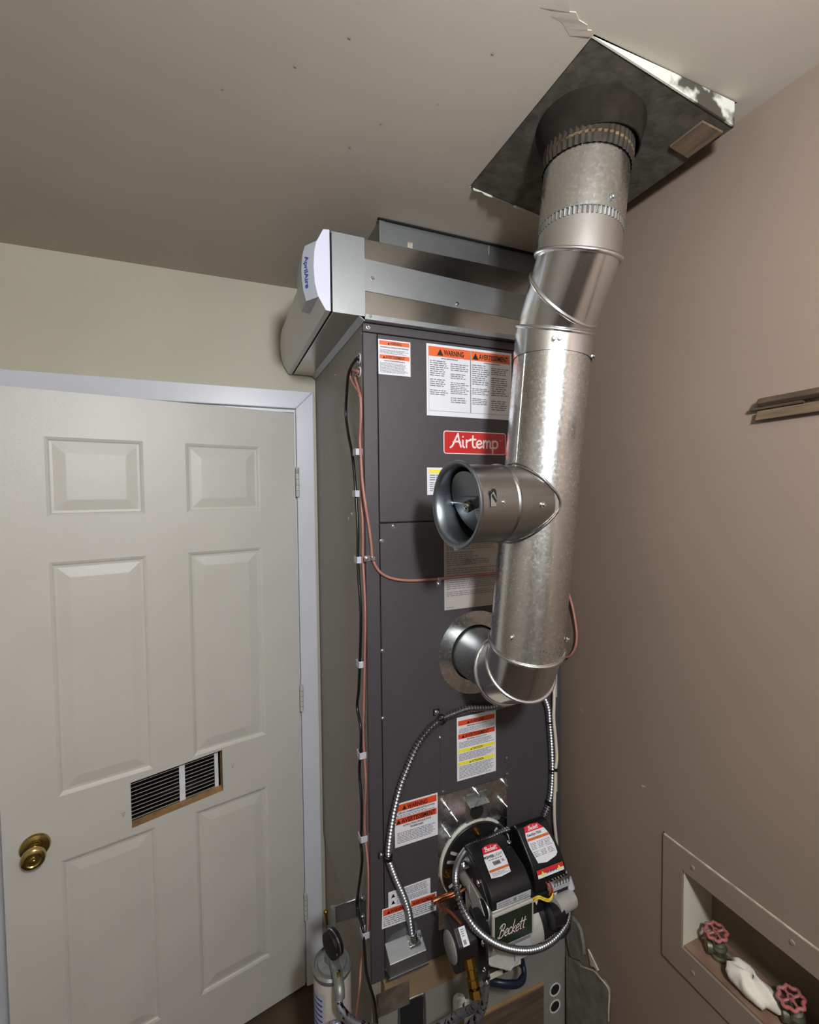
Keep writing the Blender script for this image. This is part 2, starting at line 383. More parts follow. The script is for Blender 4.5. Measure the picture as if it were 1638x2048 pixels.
# ------------------------------------------------------------------ door, casing
TH = rad(12); HX, HY = -.0747, -.018; DWID, DH0, DH1 = .795, .012, 2.042
def build_door():
    u = Vector((-math.cos(TH), -math.sin(TH), 0)); n = Vector((-math.sin(TH), math.cos(TH), 0))    # n points into the hall
    def P(s, z, d=0): return Vector((HX, HY, 0))+u*s+Vector((0, 0, z))+n*d
    cols = [.003, .122, .344, .454, .678, DWID]; rows = [DH0, .19, .785, .962, 1.592, 1.712, 1.922, DH1]
    g = G(); T = .035
    vent = [(.513, .806), (.513, .940), (.262, .955), (.262, .823)]      # BL, TL, TR, BR as seen
    panels = []
    for r in range(7):
        for c in range(5):
            a0, a1, b0, b1 = cols[c], cols[c+1], rows[r], rows[r+1]
            if r == 2: continue
            if r in (1, 3, 5) and c in (1, 3):
                prof = [(0, 0), (.006, .0025), (.010, .0055), (.016, .006), (.042, .0015), (.0445, .0012)]
                loops = []
                for ins, dep in prof:
                    loops.append([P(a0+ins, b0+ins, dep), P(a1-ins, b0+ins, dep), P(a1-ins, b1-ins, dep), P(a0+ins, b1-ins, dep)])
                for A, B in zip(loops, loops[1:]): g.ringquad(A, B)
                g.quad(*loops[-1])
            else: g.quad(P(a0, b0), P(a1, b0), P(a1, b1), P(a0, b1))
    a0, a1, b0, b1 = cols[0], cols[-1], rows[2], rows[3]
    hole = [(.262, .823), (.513, .806), (.513, .940), (.262, .955)]
    g.ringquad([P(a0, b0), P(a1, b0), P(a1, b1), P(a0, b1)], [P(*h) for h in hole])
    # back of the door and its edges
    g.ringquad([P(a0, DH0, T), P(a0, DH1, T), P(a1, DH1, T), P(a1, DH0, T)], [P(*hole[0], T), P(*hole[3], T), P(*hole[2], T), P(*hole[1], T)])
    for q in (((a0, DH0), (a1, DH0)), ((a1, DH0), (a1, DH1)), ((a1, DH1), (a0, DH1)), ((a0, DH1), (a0, DH0))): g.quad(P(*q[0]), P(*q[0], T), P(*q[1], T), P(*q[1]))
    d = struct(obj('door_1', g, M_DOOR))
    g = G()
    for i in range(4): g.quad(P(*hole[i]), P(*hole[(i+1) % 4]), P(*hole[(i+1) % 4], T), P(*hole[i], T))
    obj('vent_cutout_edge', g, M_TAN, d, label='raw tan cut edge of the vent opening')
    # grille fixed on the far side of the cut-out
    gr = obj('vent_grille', G().prism([P(.242, .790, T+.001), P(.533, .776, T+.001), P(.533, .793, T+.001), P(.242, .808, T+.001)], n*.003).prism([P(.242, .958, T+.001), P(.533, .944, T+.001), P(.533, .958, T+.001), P(.242, .972, T+.001)], n*.003), M_GRILLEW, d)
    def Q(s, z): return z-(s-.262)*.06           # the cut-out runs a little out of level
    for k in range(13):
        z = .812+k*.0118
        for s0, s1 in ((.279, .366), (.382, .53)):
            gs = G(); gs.prism([P(s0, Q(s0, z), T+.0005), P(s1, Q(s1, z), T+.0005), P(s1, Q(s1, z)+.0018, T+.0005), P(s0, Q(s0, z)+.0018, T+.0005)], n*.010+Vector((0, 0, -.004)))
            obj('slat', gs, M_SLAT, gr)
    for s0, s1 in ((.366, .382), (.268, .279)):
        gs = G().prism([P(s0, Q(s0, .80), T), P(s1, Q(s1, .80), T), P(s1, Q(s1, .968), T), P(s0, Q(s0, .968), T)], n*.006); obj('mullion', gs, M_GRILLEW, gr)
    # pencil check marks beside the cut-out
    g = G(); fr = Fr(P(.235, .885, -.0006), -u, (0, 0, 1))
    stroke(g, fr, [(0, .012), (.004, 0), (.008, .014)], .0012, 0, False)
    fr2 = Fr(P(.536, .848, -.0006), -u, (0, 0, 1)); stroke(g, fr2, [(0, .012), (.003, 0), (.007, .013), (.001, .012)], .0012, 0, False)
    obj('pencil_mark', g, M_PRINT, d)
    # smudges near the latch
    # knob
    c = P(.730, .851); m = -n
    k = obj('door_knob', G().revolve(c, m, [(.0001,.0),(.033,.0),(.0335,.004),(.031,.008),(.024,.011),(.014,.0125),(.0125,.016),(.012,.028),(.014,.033),(.021,.037),(.0255,.043),(.0265,.050),(.0245,.057),(.020,.060),(.017,.0605),(.0145,.0585),(.0001,.0585)], 40), M_BRASS, d, smooth=30)
    obj('knob_button', G().revolve(c, m, [(.0001,.062),(.006,.062),(.0078,.0612),(.0082,.0585)], 24).prism([c+m*.0615+Vector((-.004,0,-.0012)), c+m*.0615+Vector((.004,0,-.0012)), c+m*.0615+Vector((.004,0,.0012)), c+m*.0615+Vector((-.004,0,.0012))], m*.002), M_BRASS, k, smooth=40)
    # hinges
    for z0, z1 in ((1.757, 1.857), (.255, .350), (1.01, 1.10)):
        h = obj('hinge', G().cyl((HX+.004, HY-.006, z0), (HX+.004, HY-.006, z1), .0062, n=14), M_TRIMOLD, d, smooth=40)
        for i in range(1, 5):
            zz = z0+(z1-z0)*i/5; obj('knuckle_joint', G().cyl((HX+.004, HY-.006, zz-.0005), (HX+.004, HY-.006, zz+.0005), .0064, n=14), M_GAP, h)
    # casing and jamb
    yc = -.017
    def casing(name, loop, ext): return struct(obj(name, G().prism(loop, ext), M_TRIM, bevel=.003))
    xi, xo, zi, zo = -.071, -.0105, 2.057, 2.119
    casing('trim_1', [(xi, yc, 0), (xo, yc, 0), (xo, yc, zo), (xi, yc, zi)], (0, .0168, 0))
    xl, xlo = DX0-.004, DX0-.066
    casing('trim_2', [(xlo, yc, zo), (xl, yc, zi), (xi, yc, zi), (xo, yc, zo)], (0, .0168, 0))
    casing('trim_3', [(xlo, yc, 0), (xl, yc, 0), (xl, yc, zi), (xlo, yc, zo)], (0, .0168, 0))
    g = G().box(DX1, -.0005, 0, DX1+.0195, .11, DTOP+.019).box(DX0-.0195, -.0005, 0, DX0, .11, DTOP+.019).box(DX0, -.0005, DTOP, DX1, .11, DTOP+.019)
    g.box(DX1-.011, .045, 0, DX1, .08, DTOP).box(DX0, .045, 0, DX0+.011, .08, DTOP).box(DX0, .045, DTOP-.011, DX1, .08, DTOP)
    struct(obj('trim_4', g, M_TRIM))
    obj('strike_plate', G().box(DX0-.0002, .006, .83, DX0+.0012, .036, .885), M_DARKSTEEL, bpy.data.objects['trim_4'])
build_door()

# ------------------------------------------------------------------ ceiling lamp (behind the camera, lights the room)
def build_lamp():
    x, y, z = LAMP
    t = thing('ceiling_lamp', 'round white globe lamp on a porcelain ceiling base', 'lamp', (x, y, ZC))
    obj('base', G().revolve((x, y, ZC), (0, 0, -1), [(.0001, 0), (.06, 0), (.06, .012), (.045, .03), (.03, ZC-z-LAMP_R+.012), (.0001, ZC-z-LAMP_R+.012)], 32), M_PORC, t, smooth=40)
    o = obj('globe', G().sphere((x, y, z), LAMP_R, 32, 16), mat('lit globe', (243, 246, 252), .4, emit=LAMP_POWER), t, smooth=60)
build_lamp()

# ================================================================== FURNACE
def screw(parent, p, n, r=.005, h=.004, name='screw', m=M_SCREW, sides=6):
    p = Vector(p); n = Vector(n).normalized()
    return obj(name, G().revolve(p, n, [(r*1.5, 0), (r*1.5, h*.25), (r, h*.3), (r, h*.85), (r*.75, h), (.0001, h)], sides*2), m, parent, smooth=30)

def build_furnace():
    f = thing('furnace', 'tall charcoal oil furnace cabinet with warning labels and a red brand badge', 'furnace', (FW/2, -D/2, ZB))
    obj('cabinet', G().box(0, -D+.013, ZB, FW, -.003, ZT), M_CABSIDE, f, label='grey painted side casing')
    y0, y1 = -D, -D+.0125
    obj('corner_trim', G().box(0, y0, ZB+.002, .0345, y1, ZT-.022), M_CAB, f, bevel=.002)
    obj('corner_trim', G().box(FW-.026, y0, ZB, FW, y1, ZT-.022), M_CAB, f, bevel=.002)
    obj('top_rail', G().box(0, y0, ZT-.0205, FW, y1, ZT), M_CAB, f, bevel=.002)
    obj('upper_panel', G().box(.0365, y0, 1.6945, FW-.028, y1, ZT-.0225), M_CAB, f, bevel=.002)
    obj('lower_panel', G().box(.0365, y0, ZB, FW-.028, y1, 1.6915), M_CAB, f, bevel=.002)
    obj('access_cover', G().box(.193, y0-.0012, .978, .4, y0-.0001, 1.172), M_CAB, f)
    for x, z in ((.071, 1.684), (.034+.006, 1.65), (.038, 1.38), (.037, 1.212), (.040, .57), (.013, 2.157), (.2, .985), (.397, .985), (.397, 1.03), (.193, 1.13)):
        screw(f, (x, -D, z), (0, -1, 0), .0038, .004)
    for yy, z in ((-.541, 2.005), (-.431, 1.699), (-.048, 1.135), (-.105, .954), (-.46, 1.712), (-.5, .9), (-.3, 2.11)):
        screw(f, (0, yy, z), (-1, 0, 0), .003, .0028)
    # cable holes with grommets
    for yy, z in ((-.548, 2.090), (-.548, 2.058)):
        gm = obj('grommet', G().revolve((-.0005, yy, z), (-1, 0, 0), [(.0095, 0), (.0125, 0), (.0125, .003), (.0095, .003)], 24, closed=True), M_CLIP, f, smooth=40)
        obj('hole', G().cyl((-.0003, yy, z), (-.001, yy, z), .0094, n=20), M_GAP, gm)
    # --- labels on the upper panel
    fr = FF(.037, 2.050)
    label_part('warning_label', f, fr, .083, .083,
        bars=((.003, .070, .080, .080, M_ORANGE), (.003, .037, .080, .047, M_ORANGE)),
        texts=(('WARNING', .03, .06, .0715, .0068), ('AVERTISSEMENT', .018, .068, .0385, .0068), ('PROFESSIONAL INSTALLATION REQUIRED', .005, .078, .0635, .003), ('INSTALLATION PROFESSIONNELLE', .015, .068, .0315, .003)),
        marks=((.023, .0715, .006), (.011, .0385, .006)), prints=((.004, .078, .060, .049, 4), (.004, .078, .029, .004, 9)), label='small white and orange warning label')
    fr = FF(.163, 1.959)
    label_part('warning_label', f, fr, .252, .178,
        bars=((.006, .148, .1245, .172, M_ORANGE), (.1275, .148, .246, .172, M_ORANGE), (.1255, .012, .1265, .172, M_INK), (.006, .012, .246, .0126, M_INK), (.006, .012, .0064, .172, M_INK), (.1245, .012, .1249, .172, M_INK)),
        texts=(('WARNING', .048, .105, .153, .013, .03), ('AVERTISSEMENT', .150, .240, .153, .013, .03), ('ANNUAL SERVICE REQUIRED', .040, .088, .1425, .0032), ('ENTRETIEN ANNUEL REQUIS', .165, .215, .1425, .0032)),
        marks=((.029, .151, .0165), (.131, .151, .0165)),
        prints=((.009, .062, .139, .098, 8), (.009, .062, .093, .072, 4), (.009, .062, .066, .051, 3), (.067, .120, .135, .115, 4), (.067, .120, .110, .095, 3), (.067, .120, .088, .057, 7), (.067, .120, .050, .034, 3),
                (.130, .184, .139, .085, 10), (.130, .184, .078, .06, 4), (.130, .184, .052, .034, 4), (.188, .243, .135, .115, 4), (.188, .243, .11, .06, 9), (.188, .243, .05, .022, 5)),
        label='large bilingual white and orange service warning label')
    # --- red brand badge
    bx, bz, bw, bh = .2085, 1.8645, .187, .0585
    def rrect(w, h, r, ins=0):
        pts = []
        for cx, cy, a in ((w-r, r, -90), (w-r, h-r, 0), (r, h-r, 90), (r, r, 180)):
            for k in range(7): t = rad(a+k*15); pts.append((cx+(r-ins)*math.cos(t), cy+(r-ins)*math.sin(t)))
        return pts
    fr = FF(bx, bz)
    b = obj('brand_badge', fr.shape(G(), rrect(bw, bh, .007), 0, .0016), M_PINK, f, label='red badge reading Airtemp')
    obj('badge_face', fr.shape(G(), rrect(bw, bh, .007, .0022), .0016, .0021), M_RED, b)
    g = G(); script_word(g, fr, 'Airtemp', .022, .163, .0175, .034, .0048, .0026); put_text(g, fr, 'TM', .1665, .1715, .036, .0022, .0026)
    obj('lettering', g, M_PINK, b)
    # --- yellow label half behind the regulator
    fr = FF(.162, 1.760)
    label_part('caution_label', f, fr, .118, .069, bars=((.005, .055, .113, .064, M_YEL),), prints=((.007, .110, .052, .035, 3), (.007, .110, .033, .008, 5)), label='small white label with a yellow bar')
    # --- grey rating label
    fr = FF(.208, 1.462)
    label_part('rating_label', f, fr, .178, .222, bars=((.004, .150, .174, .1504, M_PRINT), (.004, .088, .174, .0884, M_PRINT)),
        prints=((.006, .07, .216, .192, 5), (.006, .168, .184, .154, 6), (.006, .10, .150, .112, 7), (.06, .15, .13, .115, 3), (.006, .16, .108, .092, 3), (.006, .17, .084, .052, 6, .4, .1), (.006, .168, .048, .034, 3), (.006, .03, .008, .004, 1)), base=M_PAPER, label='pale grey rating plate of small print')
    # --- labels on the lower panel
    fr = FF(.2415, 1.0025, -D-.0014)
    label_part('caution_label', f, fr, .120, .171,
        bars=((.004, .148, .116, .161, M_ORANGED), (.004, .112, .116, .125, M_ORANGED), (.004, .075, .116, .084, M_YEL), (.004, .041, .116, .050, M_YEL)),
        texts=(('WARNING', .040, .082, .150, .009), ('AVERTISSEMENT', .024, .098, .114, .009), ('CAUTION', .047, .077, .0765, .006), ('ATTENTION', .044, .080, .0425, .006), ('IMPROPER INSTALLATION', .03, .09, .1425, .0035), ('MAUVAISE INSTALLATION', .03, .09, .1065, .0035)),
        marks=((.030, .150, .008), (.014, .114, .008), (.040, .0765, .005), (.037, .0425, .005)),
        prints=((.006, .114, .140, .127, 4), (.006, .114, .104, .087, 5), (.006, .114, .073, .052, 6), (.006, .114, .039, .005, 9)), label='white label with two orange and two yellow bars')
    fr = FF(.065, .875)
    label_part('warning_label', f, fr, .119, .112,
        bars=((.003, .091, .116, .108, M_ORANGED), (.003, .057, .116, .073, M_ORANGED)),
        texts=(('WARNING', .034, .090, .0935, .0115, .03), ('AVERTISSEMENT', .018, .112, .0595, .0115, .03), ('SPECIAL HOMEOWNERS INSTRUCTIONS', .01, .11, .084, .0048), ('INSTRUCTIONS SPECIALES POUR', .022, .1, .050, .0048), ('PROPRIETAIRES', .042, .078, .042, .0048)),
        marks=((.020, .0935, .011), (.004, .0595, .011)), prints=((.006, .113, .082, .074, 2), (.006, .113, .037, .008, 7)), label='white and orange homeowner warning label')
    fr = FF(.0455, .716)
    label_part('instruction_label', f, fr, .116, .0505, prints=((.022, .112, .048, .028, 5, .45, .1), (.022, .112, .026, .012, 4, .45, .1)), marks=((.007, .034, .010), (.007, .017, .010)), label='plain white instruction label')
    fr = Fr((.027, -D-.0012, .679), (1, 0, -.035), (.035, 0, 1))
    label_part('warning_label', f, fr, .150, .050,
        bars=((.003, .032, .068, .047, M_ORANGED), (.078, .032, .147, .047, M_ORANGED)), texts=(('WARNING', .022, .060, .0345, .009, .03), ('AVERTISSEMENT', .083, .143, .0345, .009, .03)), marks=((.012, .0345, .009),),
        prints=((.004, .072, .030, .004, 5), (.078, .146, .030, .004, 5)), label='wide low white and orange label')
    # --- flue collar ring
    c = (.301, -D, 1.340)
    r = obj('flue_collar_plate', G().revolve(c, (0, -1, 0), [(.0745, 0), (.111, 0), (.111, .0015), (.0745, .003)], 64, closed=True), M_GALV, f, smooth=30, label='round galvanised flue collar plate')
    obj('flue_hole', G().cyl((c[0], -D-.0002, c[2]), (c[0], -D-.0008, c[2]), .0742, n=48), M_GAP, r)
    # --- galvanised burner mounting plate with studs
    p = obj('burner_mount_plate', G().box(.184, -D-.0016, .615, .397, -D-.0002, .977), M_GALV, f, label='galvanised plate behind the burner')
    for x, z in ((.298, .962), (.207, .948), (.228, .915), (.209, .876), (.384, .967), (.383, .909)):
        s = obj('stud', G().cyl((x, -D-.001, z), (x, -D-.026, z), .0028, n=10), M_SCREW, p, smooth=40)
        obj('nut', G().revolve((x, -D-.0016, z), (0, -1, 0), [(.0001, 0), (.008, 0), (.008, .0012), (.0055, .0014), (.0055, .006), (.0001, .006)], 12), M_SCREW, s)
    pp = obj('sight_port_plate', G().box(.268, -D-.0036, .858, .331, -D-.0018, .957), M_GALVD, p)
    obj('flange_lip', G().prism([(.269, -D-.0036, .936), (.330, -D-.0036, .936), (.330, -D-.022, .934), (.269, -D-.022, .934)], (0, 0, .0014)), M_GALV, pp)
    obj('sight_port', G().revolve((.299, -D-.0038, .908), (0, -1, 0), [(.0001, 0), (.0185, 0), (.0195, .0012), (.0001, .0008)], 28), M_GAP, pp)
    obj('port_rim', G().revolve((.299, -D-.0038, .908), (0, -1, 0), [(.0178, .0002), (.0198, .0002), (.0198, .0022), (.0178, .0022)], 28, closed=True, a0=0, a1=math.pi*.9), M_BRASSD, pp)
build_furnace()

# ------------------------------------------------------------------ stand below the furnace
def build_stand():
    s = thing('furnace_stand', 'grey painted metal stand carrying the furnace, with plank and tan strip', 'stand', (FW/2, -.29, 0))
    obj('body', G().box(.004, -D+.02, 0, .604, -.004, ZB), M_BASESIDE, s, label='beige side of the stand')
    obj('front_panel', G().box(.012, -D, 0, .604, -D+.02, .468), M_BASEGREY, s, bevel=.002)
    obj('tan_strip', G().box(.030, -D-.004, .469, .30, -D+.02, ZB-.002), M_BASETAN, s, label='tan strip under the cabinet')
    obj('tan_strip_edge', G().box(.030, -D-.010, .528, .30, -D-.0042, ZB-.003), M_BASETAN, s)
    obj('metal_patch', G().box(.014, -D-.006, .458, .098, -D-.0045, .520), mat('stained patch', (120, 112, 100), .5, .2, col2=(70, 62, 54), vscale=20), s, label='stained bare metal patch')
    op = obj('opening', G().prism([(.072+.064*i/8 if False else x, -D-.0012, z) for i, (x, z) in enumerate([(.074, .25), (.138, .25), (.138, .452), (.134, .459), (.124, .463), (.088, .463), (.078, .459), (.074, .452)])], (0, .001, 0)), M_GAP, s, label='dark round-topped opening')
    obj('opening_rim', G().tube(smooth_path([(.070, -D-.003, .30), (.070, -D-.003, .448), (.080, -D-.003, .465), (.130, -D-.003, .466), (.141, -D-.003, .448), (.141, -D-.003, .30)], 5), .003, 8), M_GALVD, op, smooth=60)
    obj('inset_plank', G().box(.23, -D-.007, .0, .52, -D-.0006, .331), M_PLANK, s, label='brown wooden plank set in the stand')
    obj('plank_edge', G().box(.23, -D-.0085, .327, .5215, -D-.0004, .333), M_WOOD, s)
    for z in (.287, .235):
        h = obj('post_hole_rim', G().revolve((.566, -D-.0004, z), (0, -1, 0), [(.0155, 0), (.020, 0), (.020, .0015), (.0155, .001)], 24, closed=True), M_PLASTW, s)
        obj('post_hole', G().cyl((.566, -D-.0002, z), (.566, -D-.0010, z), .0155, n=20), M_GAP, h)
    obj('side_gap', G().box(.604, -D+.01, .30, .606, -.45, .43), M_GAP, s)  # near-black strip painted for the shaded gap between stand and broken board
build_stand()

# ------------------------------------------------------------------ warm-air plenum, humidifier, riser duct
def build_plenum():
    y0 = -.595
    p = thing('plenum', 'shiny galvanised sheet metal plenum box on top of the furnace', 'duct', (.29, -.3, ZT))
    obj('casing', G().box(.0, y0, ZT+.0005, .604, -.004, 2.35), M_GALVS, p, bevel=.0015)
    obj('joint_strip', G().prism([(-.0005, y0-.0016, 2.232), (.604, y0-.0016, 2.218), (.604, y0-.0016, 2.284), (-.0005, y0-.0016, 2.304)], (0, .0014, 0)), M_GALVD, p, label='dull grey tape strip')
    obj('bottom_flange', G().box(-.001, y0-.003, ZT+.0002, .604, y0-.0002, ZT+.012), M_GALVD, p)
    obj('side_flange', G().prism([(-.0012, y0, ZT-.003), (-.0012, -.01, ZT-.003), (-.022, -.01, ZT+.012), (-.022, y0, ZT+.012)], (.001, 0, .001)), M_GALVD, p)
    for x, z in ((.018, 2.262), (.241, 2.236), (.012, 2.175)): screw(p, (x, y0-.0018, z), (0, -1, 0), .0035, .004)
    d = thing('riser_duct', 'dull galvanised duct rising from the plenum into the ceiling', 'duct', (.33, -.25, 2.35))
    obj('duct_body', G().box(.076, -.488, 2.3505, .6, -.01, ZC-.001), M_GALVD, d)
    obj('corner_seam', G().box(.074, -.490, 2.3505, .090, -.4875, ZC-.001), M_GALVD, d)
    g = G()
    for x0, x1, z0, z1 in ((.40, .402, ZC-.03, ZC-.002), (.152, .166, 2.41, 2.425), (.1, .103, 2.38, 2.40)): g.quad((x0, -.4885, z0), (x1, -.4885, z0), (x1+.001, -.4885, z1), (x0+.001, -.4885, z1))
    obj('plaster_drip', g, M_TORN, d)
    obj('ceiling_gap', G().box(.070, -.495, ZC-.0045, .602, -.4882, ZC-.0008), M_GAP, d)
build_plenum()

def build_humidifier():
    h = thing('humidifier', 'grey flow-through humidifier with pale end face on the plenum side', 'humidifier', (-.06, -.3, 2.172))
    y0, y1, z0, z1 = -.598, -.012, 2.1735, 2.352
    obj('housing', G().box(-.076, y0+.003, z0, -.0006, y1, z1-.002), M_GALVS, h, bevel=.0015, label='sheet metal housing')
    obj('front_skin', G().box(-.0762, y0, z0-.0005, .0, y0+.0028, z1-.002), M_GALVD, h)
    obj('cover_gap', G().box(-.0805, y0+.0045, z0+.002, -.0762, y1, z1-.004), M_GAP, h)  # shade of the gap behind the cover, painted as a near-black strip
    prof = [(-.081, z0), (-.092, z0+.001), (-.109, z0+.030), (-.1155, z0+.058), (-.1175, z0+.092), (-.1155, z0+.124), (-.111, z0+.146), (-.095, z1-.002), (-.081, z1)]
    cov = obj('cover', G().prism([(x, y0+.003, z) for x, z in prof], (0, y1-y0-.003, 0)), M_HUM, h, smooth=12)
    obj('end_face', G().prism([(x, y0, z) for x, z in prof], (0, .0029, 0)), M_HUMW, h, label='pale lavender end face')
    # raised badge plate wrapping over the cover, with the maker's name running down it
    lev = [prof[0][1]+k for k in (.028, .050, .072, .092, .112, .132, .150)]
    def xof(z):
        for (xa, za), (xb, zb) in zip(prof[1:], prof[2:]):
            if za <= z <= zb: return xa+(xb-xa)*(z-za)/(zb-za)
        return prof[4][0]
    sec = [(.004, y0+.0005), (.000, y0+.0005), (-.021, y0+.034), (-.021, y0+.10), (.004, y0+.11)]
    g = G(); k = len(sec)
    for z in lev: g.v += [(xof(z)+dx, yy, z) for dx, yy in sec]
    for i in range(len(lev)-1): g.f += [(i*k+j, i*k+(j+1) % k, (i+1)*k+(j+1) % k, (i+1)*k+j) for j in range(k)]
    g.f += [tuple(range(k))[::-1], tuple((len(lev)-1)*k+j for j in range(k))]
    bp = obj('badge_plate', g, M_HUMP, h, smooth=25)
    fr = Fr((-.1175-.0185, y0+.030, lev[-1]-.012), (0, 0, -1), (.021, -.0335, 0)); g = G()
    put_text(g, fr, 'AprilAire', .016, .086, .006, .0125, .0, .02)
    out = []
    for x, y, z in g.v:
        t = (y-(y0+.0005))/.0335; out.append((xof(z)-.021*t-.0009, y-.0005, z))
    g.v = out
    obj('lettering', g, M_BLUE, bp)
build_humidifier()

# ================================================================== FLUE
PR = .078
def ring_on_plane(P, d, m, r, n):
    P = Vector(P); d = Vector(d).normalized(); m = Vector(m).normalized(); e1 = d.orthogonal().normalized() if abs(d.x) > .98 else (Vector((1, 0, 0))-d*d.x).normalized(); e2 = d.cross(e1); out = []
    for k in range(n):
        c = (e1*math.cos(2*math.pi*k/n)+e2*math.sin(2*math.pi*k/n))*r
        out.append(P+c-d*(c.dot(m)/d.dot(m)))
    return out
def sleeve(A, B, mA, mB, r, n=56, wall=0):
    d = (Vector(B)-Vector(A)).normalized(); a = ring_on_plane(A, d, mA, r, n); b = ring_on_plane(B, d, mB, r, n)
    g = G().add(a+b, [(i, (i+1) % n, (i+1) % n+n, i+n) for i in range(n)])
    if wall:
        a2 = ring_on_plane(A, d, mA, r-wall, n); b2 = ring_on_plane(B, d, mB, r-wall, n); k = len(g.v); g.add(a2+b2, [(i, i+n, (i+1) % n+n, (i+1) % n) for i in range(n)])
        g.f += [(i, k+i, k+(i+1) % n, (i+1) % n) for i in range(n)]; g.f += [(i+n, (i+1) % n+n, k+n+(i+1) % n, k+n+i) for i in range(n)]
    return g
def bead(P, d, m, r, rb=.0036, n=56): return G().tube(ring_on_plane(P, d, m, r, n), rb, 8, closed=True)

LB = Vector((.281, -.823, 1.415)); LT = Vector((.3325, -.840, 2.043)); LD = (LT-LB).normalized()
def build_flue():
    # lower 90 degree elbow
    e = thing('flue_elbow', 'bright adjustable elbow joining the furnace outlet to the tall flue pipe', 'pipe elbow', (.30, -.70, 1.26))
    S0 = Vector((.301, -D-.001, 1.340)); J1 = Vector((.300, -.712, 1.340)); J3 = Vector((.2815, -.8225, 1.438)); 
    J2 = J1+Vector((-.008, -.074, .036)); d0 = Vector((0, -1, 0)); d1 = (J2-J1).normalized(); d2 = (J3-J2).normalized(); d3 = LD
    obj('outlet_stub', sleeve(S0, J1, d0, d0+d1, .069, wall=.001), M_GALVD, e, smooth=60)
    obj('gore', sleeve(J1, J2, d0+d1, d1+d2, PR-.001), M_ELB, e, smooth=60)
    obj('gore', sleeve(J2, J3, d1+d2, d2+d3, PR-.001), M_ELB, e, smooth=60)
    obj('collar', sleeve(J3, J3+d3*.05, d2+d3, d3, PR-.0035), M_ELB, e, smooth=60)
    obj('step_ring', G().revolve(J1+Vector((0, .006, 0)), (0, -1, 0), [(.068, 0), (PR-.001, .001), (PR-.001, .006), (.068, .006)], 48), M_ELB, e, smooth=40)
    obj('bead', bead(J1, d1, d0+d1, PR-.0005, .0042), M_ELB, e, smooth=60)
    obj('bead', bead(J2, d1, d1+d2, PR-.0005, .0036), M_ELB, e, smooth=60)
    obj('bead', bead(J3, d3, d2+d3, PR+.0005, .0042), M_ELB, e, smooth=60)
    for a in ((-.060, -.642, -.030), (-.0655, -.665, -.012), (-.066, -.625, .0)):
        q = Vector((.301+a[0], a[1], 1.34+a[2])); screw(e, q, (a[0], 0, a[2]), .003, .004)
    # tall pipe with tee outlet
    p = thing('flue_pipe', 'tall galvanised flue pipe with tee outlet in front of the furnace', 'pipe', LB)
    obj('pipe_wall', sleeve(J3+d3*.001, LT, d2+d3, LD, PR, wall=.001), M_GALV, p, smooth=60)
    g = G()
    def on(h, ang, r=PR):
        e1 = (Vector((1, 0, 0))-LD*LD.x).normalized(); e2 = LD.cross(e1); return LB+LD*h+(e1*math.cos(ang)+e2*math.sin(ang))*r
    a = rad(188); g.prism([on(.05, a, PR+.0002), on(.05, a+.035, PR+.0002), on(.625, a+.035, PR+.0002), on(.625, a, PR+.0002)], (on(.1, a, PR+.001)-on(.1, a, PR)))
    obj('lock_seam', g, M_GALV, p)
    for h, a in ((.052, 208), (.047, 318)): q = on(h, rad(a)); screw(p, q, q-on(h, 0, 0), .0045, .007)
    # crimp marks showing through near the bottom
    g = G()
    for k in range(70):
        a = 2*math.pi*k/70; q = on(.030+.004*math.sin(k*.8), a, PR+.0003); nn = (q-on(.03, 0, 0)).normalized(); t = LD.cross(nn)
        g.prism([q-t*.0009-LD*.002, q+t*.0009-LD*.002, q+t*.0009+LD*.002, q-t*.0009+LD*.002], nn*.0005)
    obj('crimp_mark', g, M_SCREW, p)['kind'] = 'stuff'
    # tee branch
    zc = 1.742; h0 = (zc-LB.z)/LD.z; C = LB+LD*h0; bd = Vector((-.9965, -.083, 0)).normalized()
    obj('tee_branch', G().revolve(C, bd, [(.0765, .03), (.0765, .135), (.0755, .135), (.0755, .03)], 56, closed=True), M_BARO, p, smooth=40)
    # saddle lip where branch meets pipe
    g = G(); loop = []
    e1 = LD.cross(bd).normalized(); e2 = LD
    for k in range(64):
        t = 2*math.pi*k/64; a = .0815*math.cos(t); b = .0815*math.sin(t); aa = max(-PR*.999, min(PR*.999, a*.955))
        loop.append(C+e1*aa+e2*b+bd*(math.sqrt((PR+.0015)**2-aa*aa)))
    obj('saddle_lip', G().tube(loop, .0022, 6, closed=True), M_BARO, p, smooth=60)
    screw(p, C+bd*.062+e1*(-.05)*0+(-e1*.0775 if (-e1).y < 0 else e1*.0775)*.99, -e1 if (-e1).y < 0 else e1, .004, .006)
    # barometric draft regulator in the branch
    R = thing('draft_regulator', 'round barometric draft regulator with pivoting flap on the flue tee', 'damper', C+bd*.15)
    r0, r1 = .070, .0775
    obj('drum', G().revolve(C, bd, [(.0772, .085), (.0772, .206), (.0758, .206), (.0758, .085)], 64, closed=True), M_BARO, R, smooth=40)
    obj('band_bead', G().revolve(C, bd, [(.0772, .112), (.0797, .115), (.0797, .118), (.0772, .121)], 64), M_BARO, R, smooth=60)
    obj('mouth_ring', G().revolve(C, bd, [(.0755, .203), (.082, .205), (.0855, .2095), (.0845, .2135), (.080, .214), (.0745, .207), (.0725, .191), (.0722, .165)], 64), M_BAROIN, R, smooth=60)
    up = Vector((0, 0, 1)); side = bd.cross(up).normalized()     # across the opening
    # flap: a disc tilted open
    tilt = rad(20); fn = (bd*math.cos(tilt)-up*math.sin(tilt)).normalized(); fu = side.cross(fn).normalized()
    if fu.z < 0: fu = -fu
    FC = C+bd*.172+up*.002
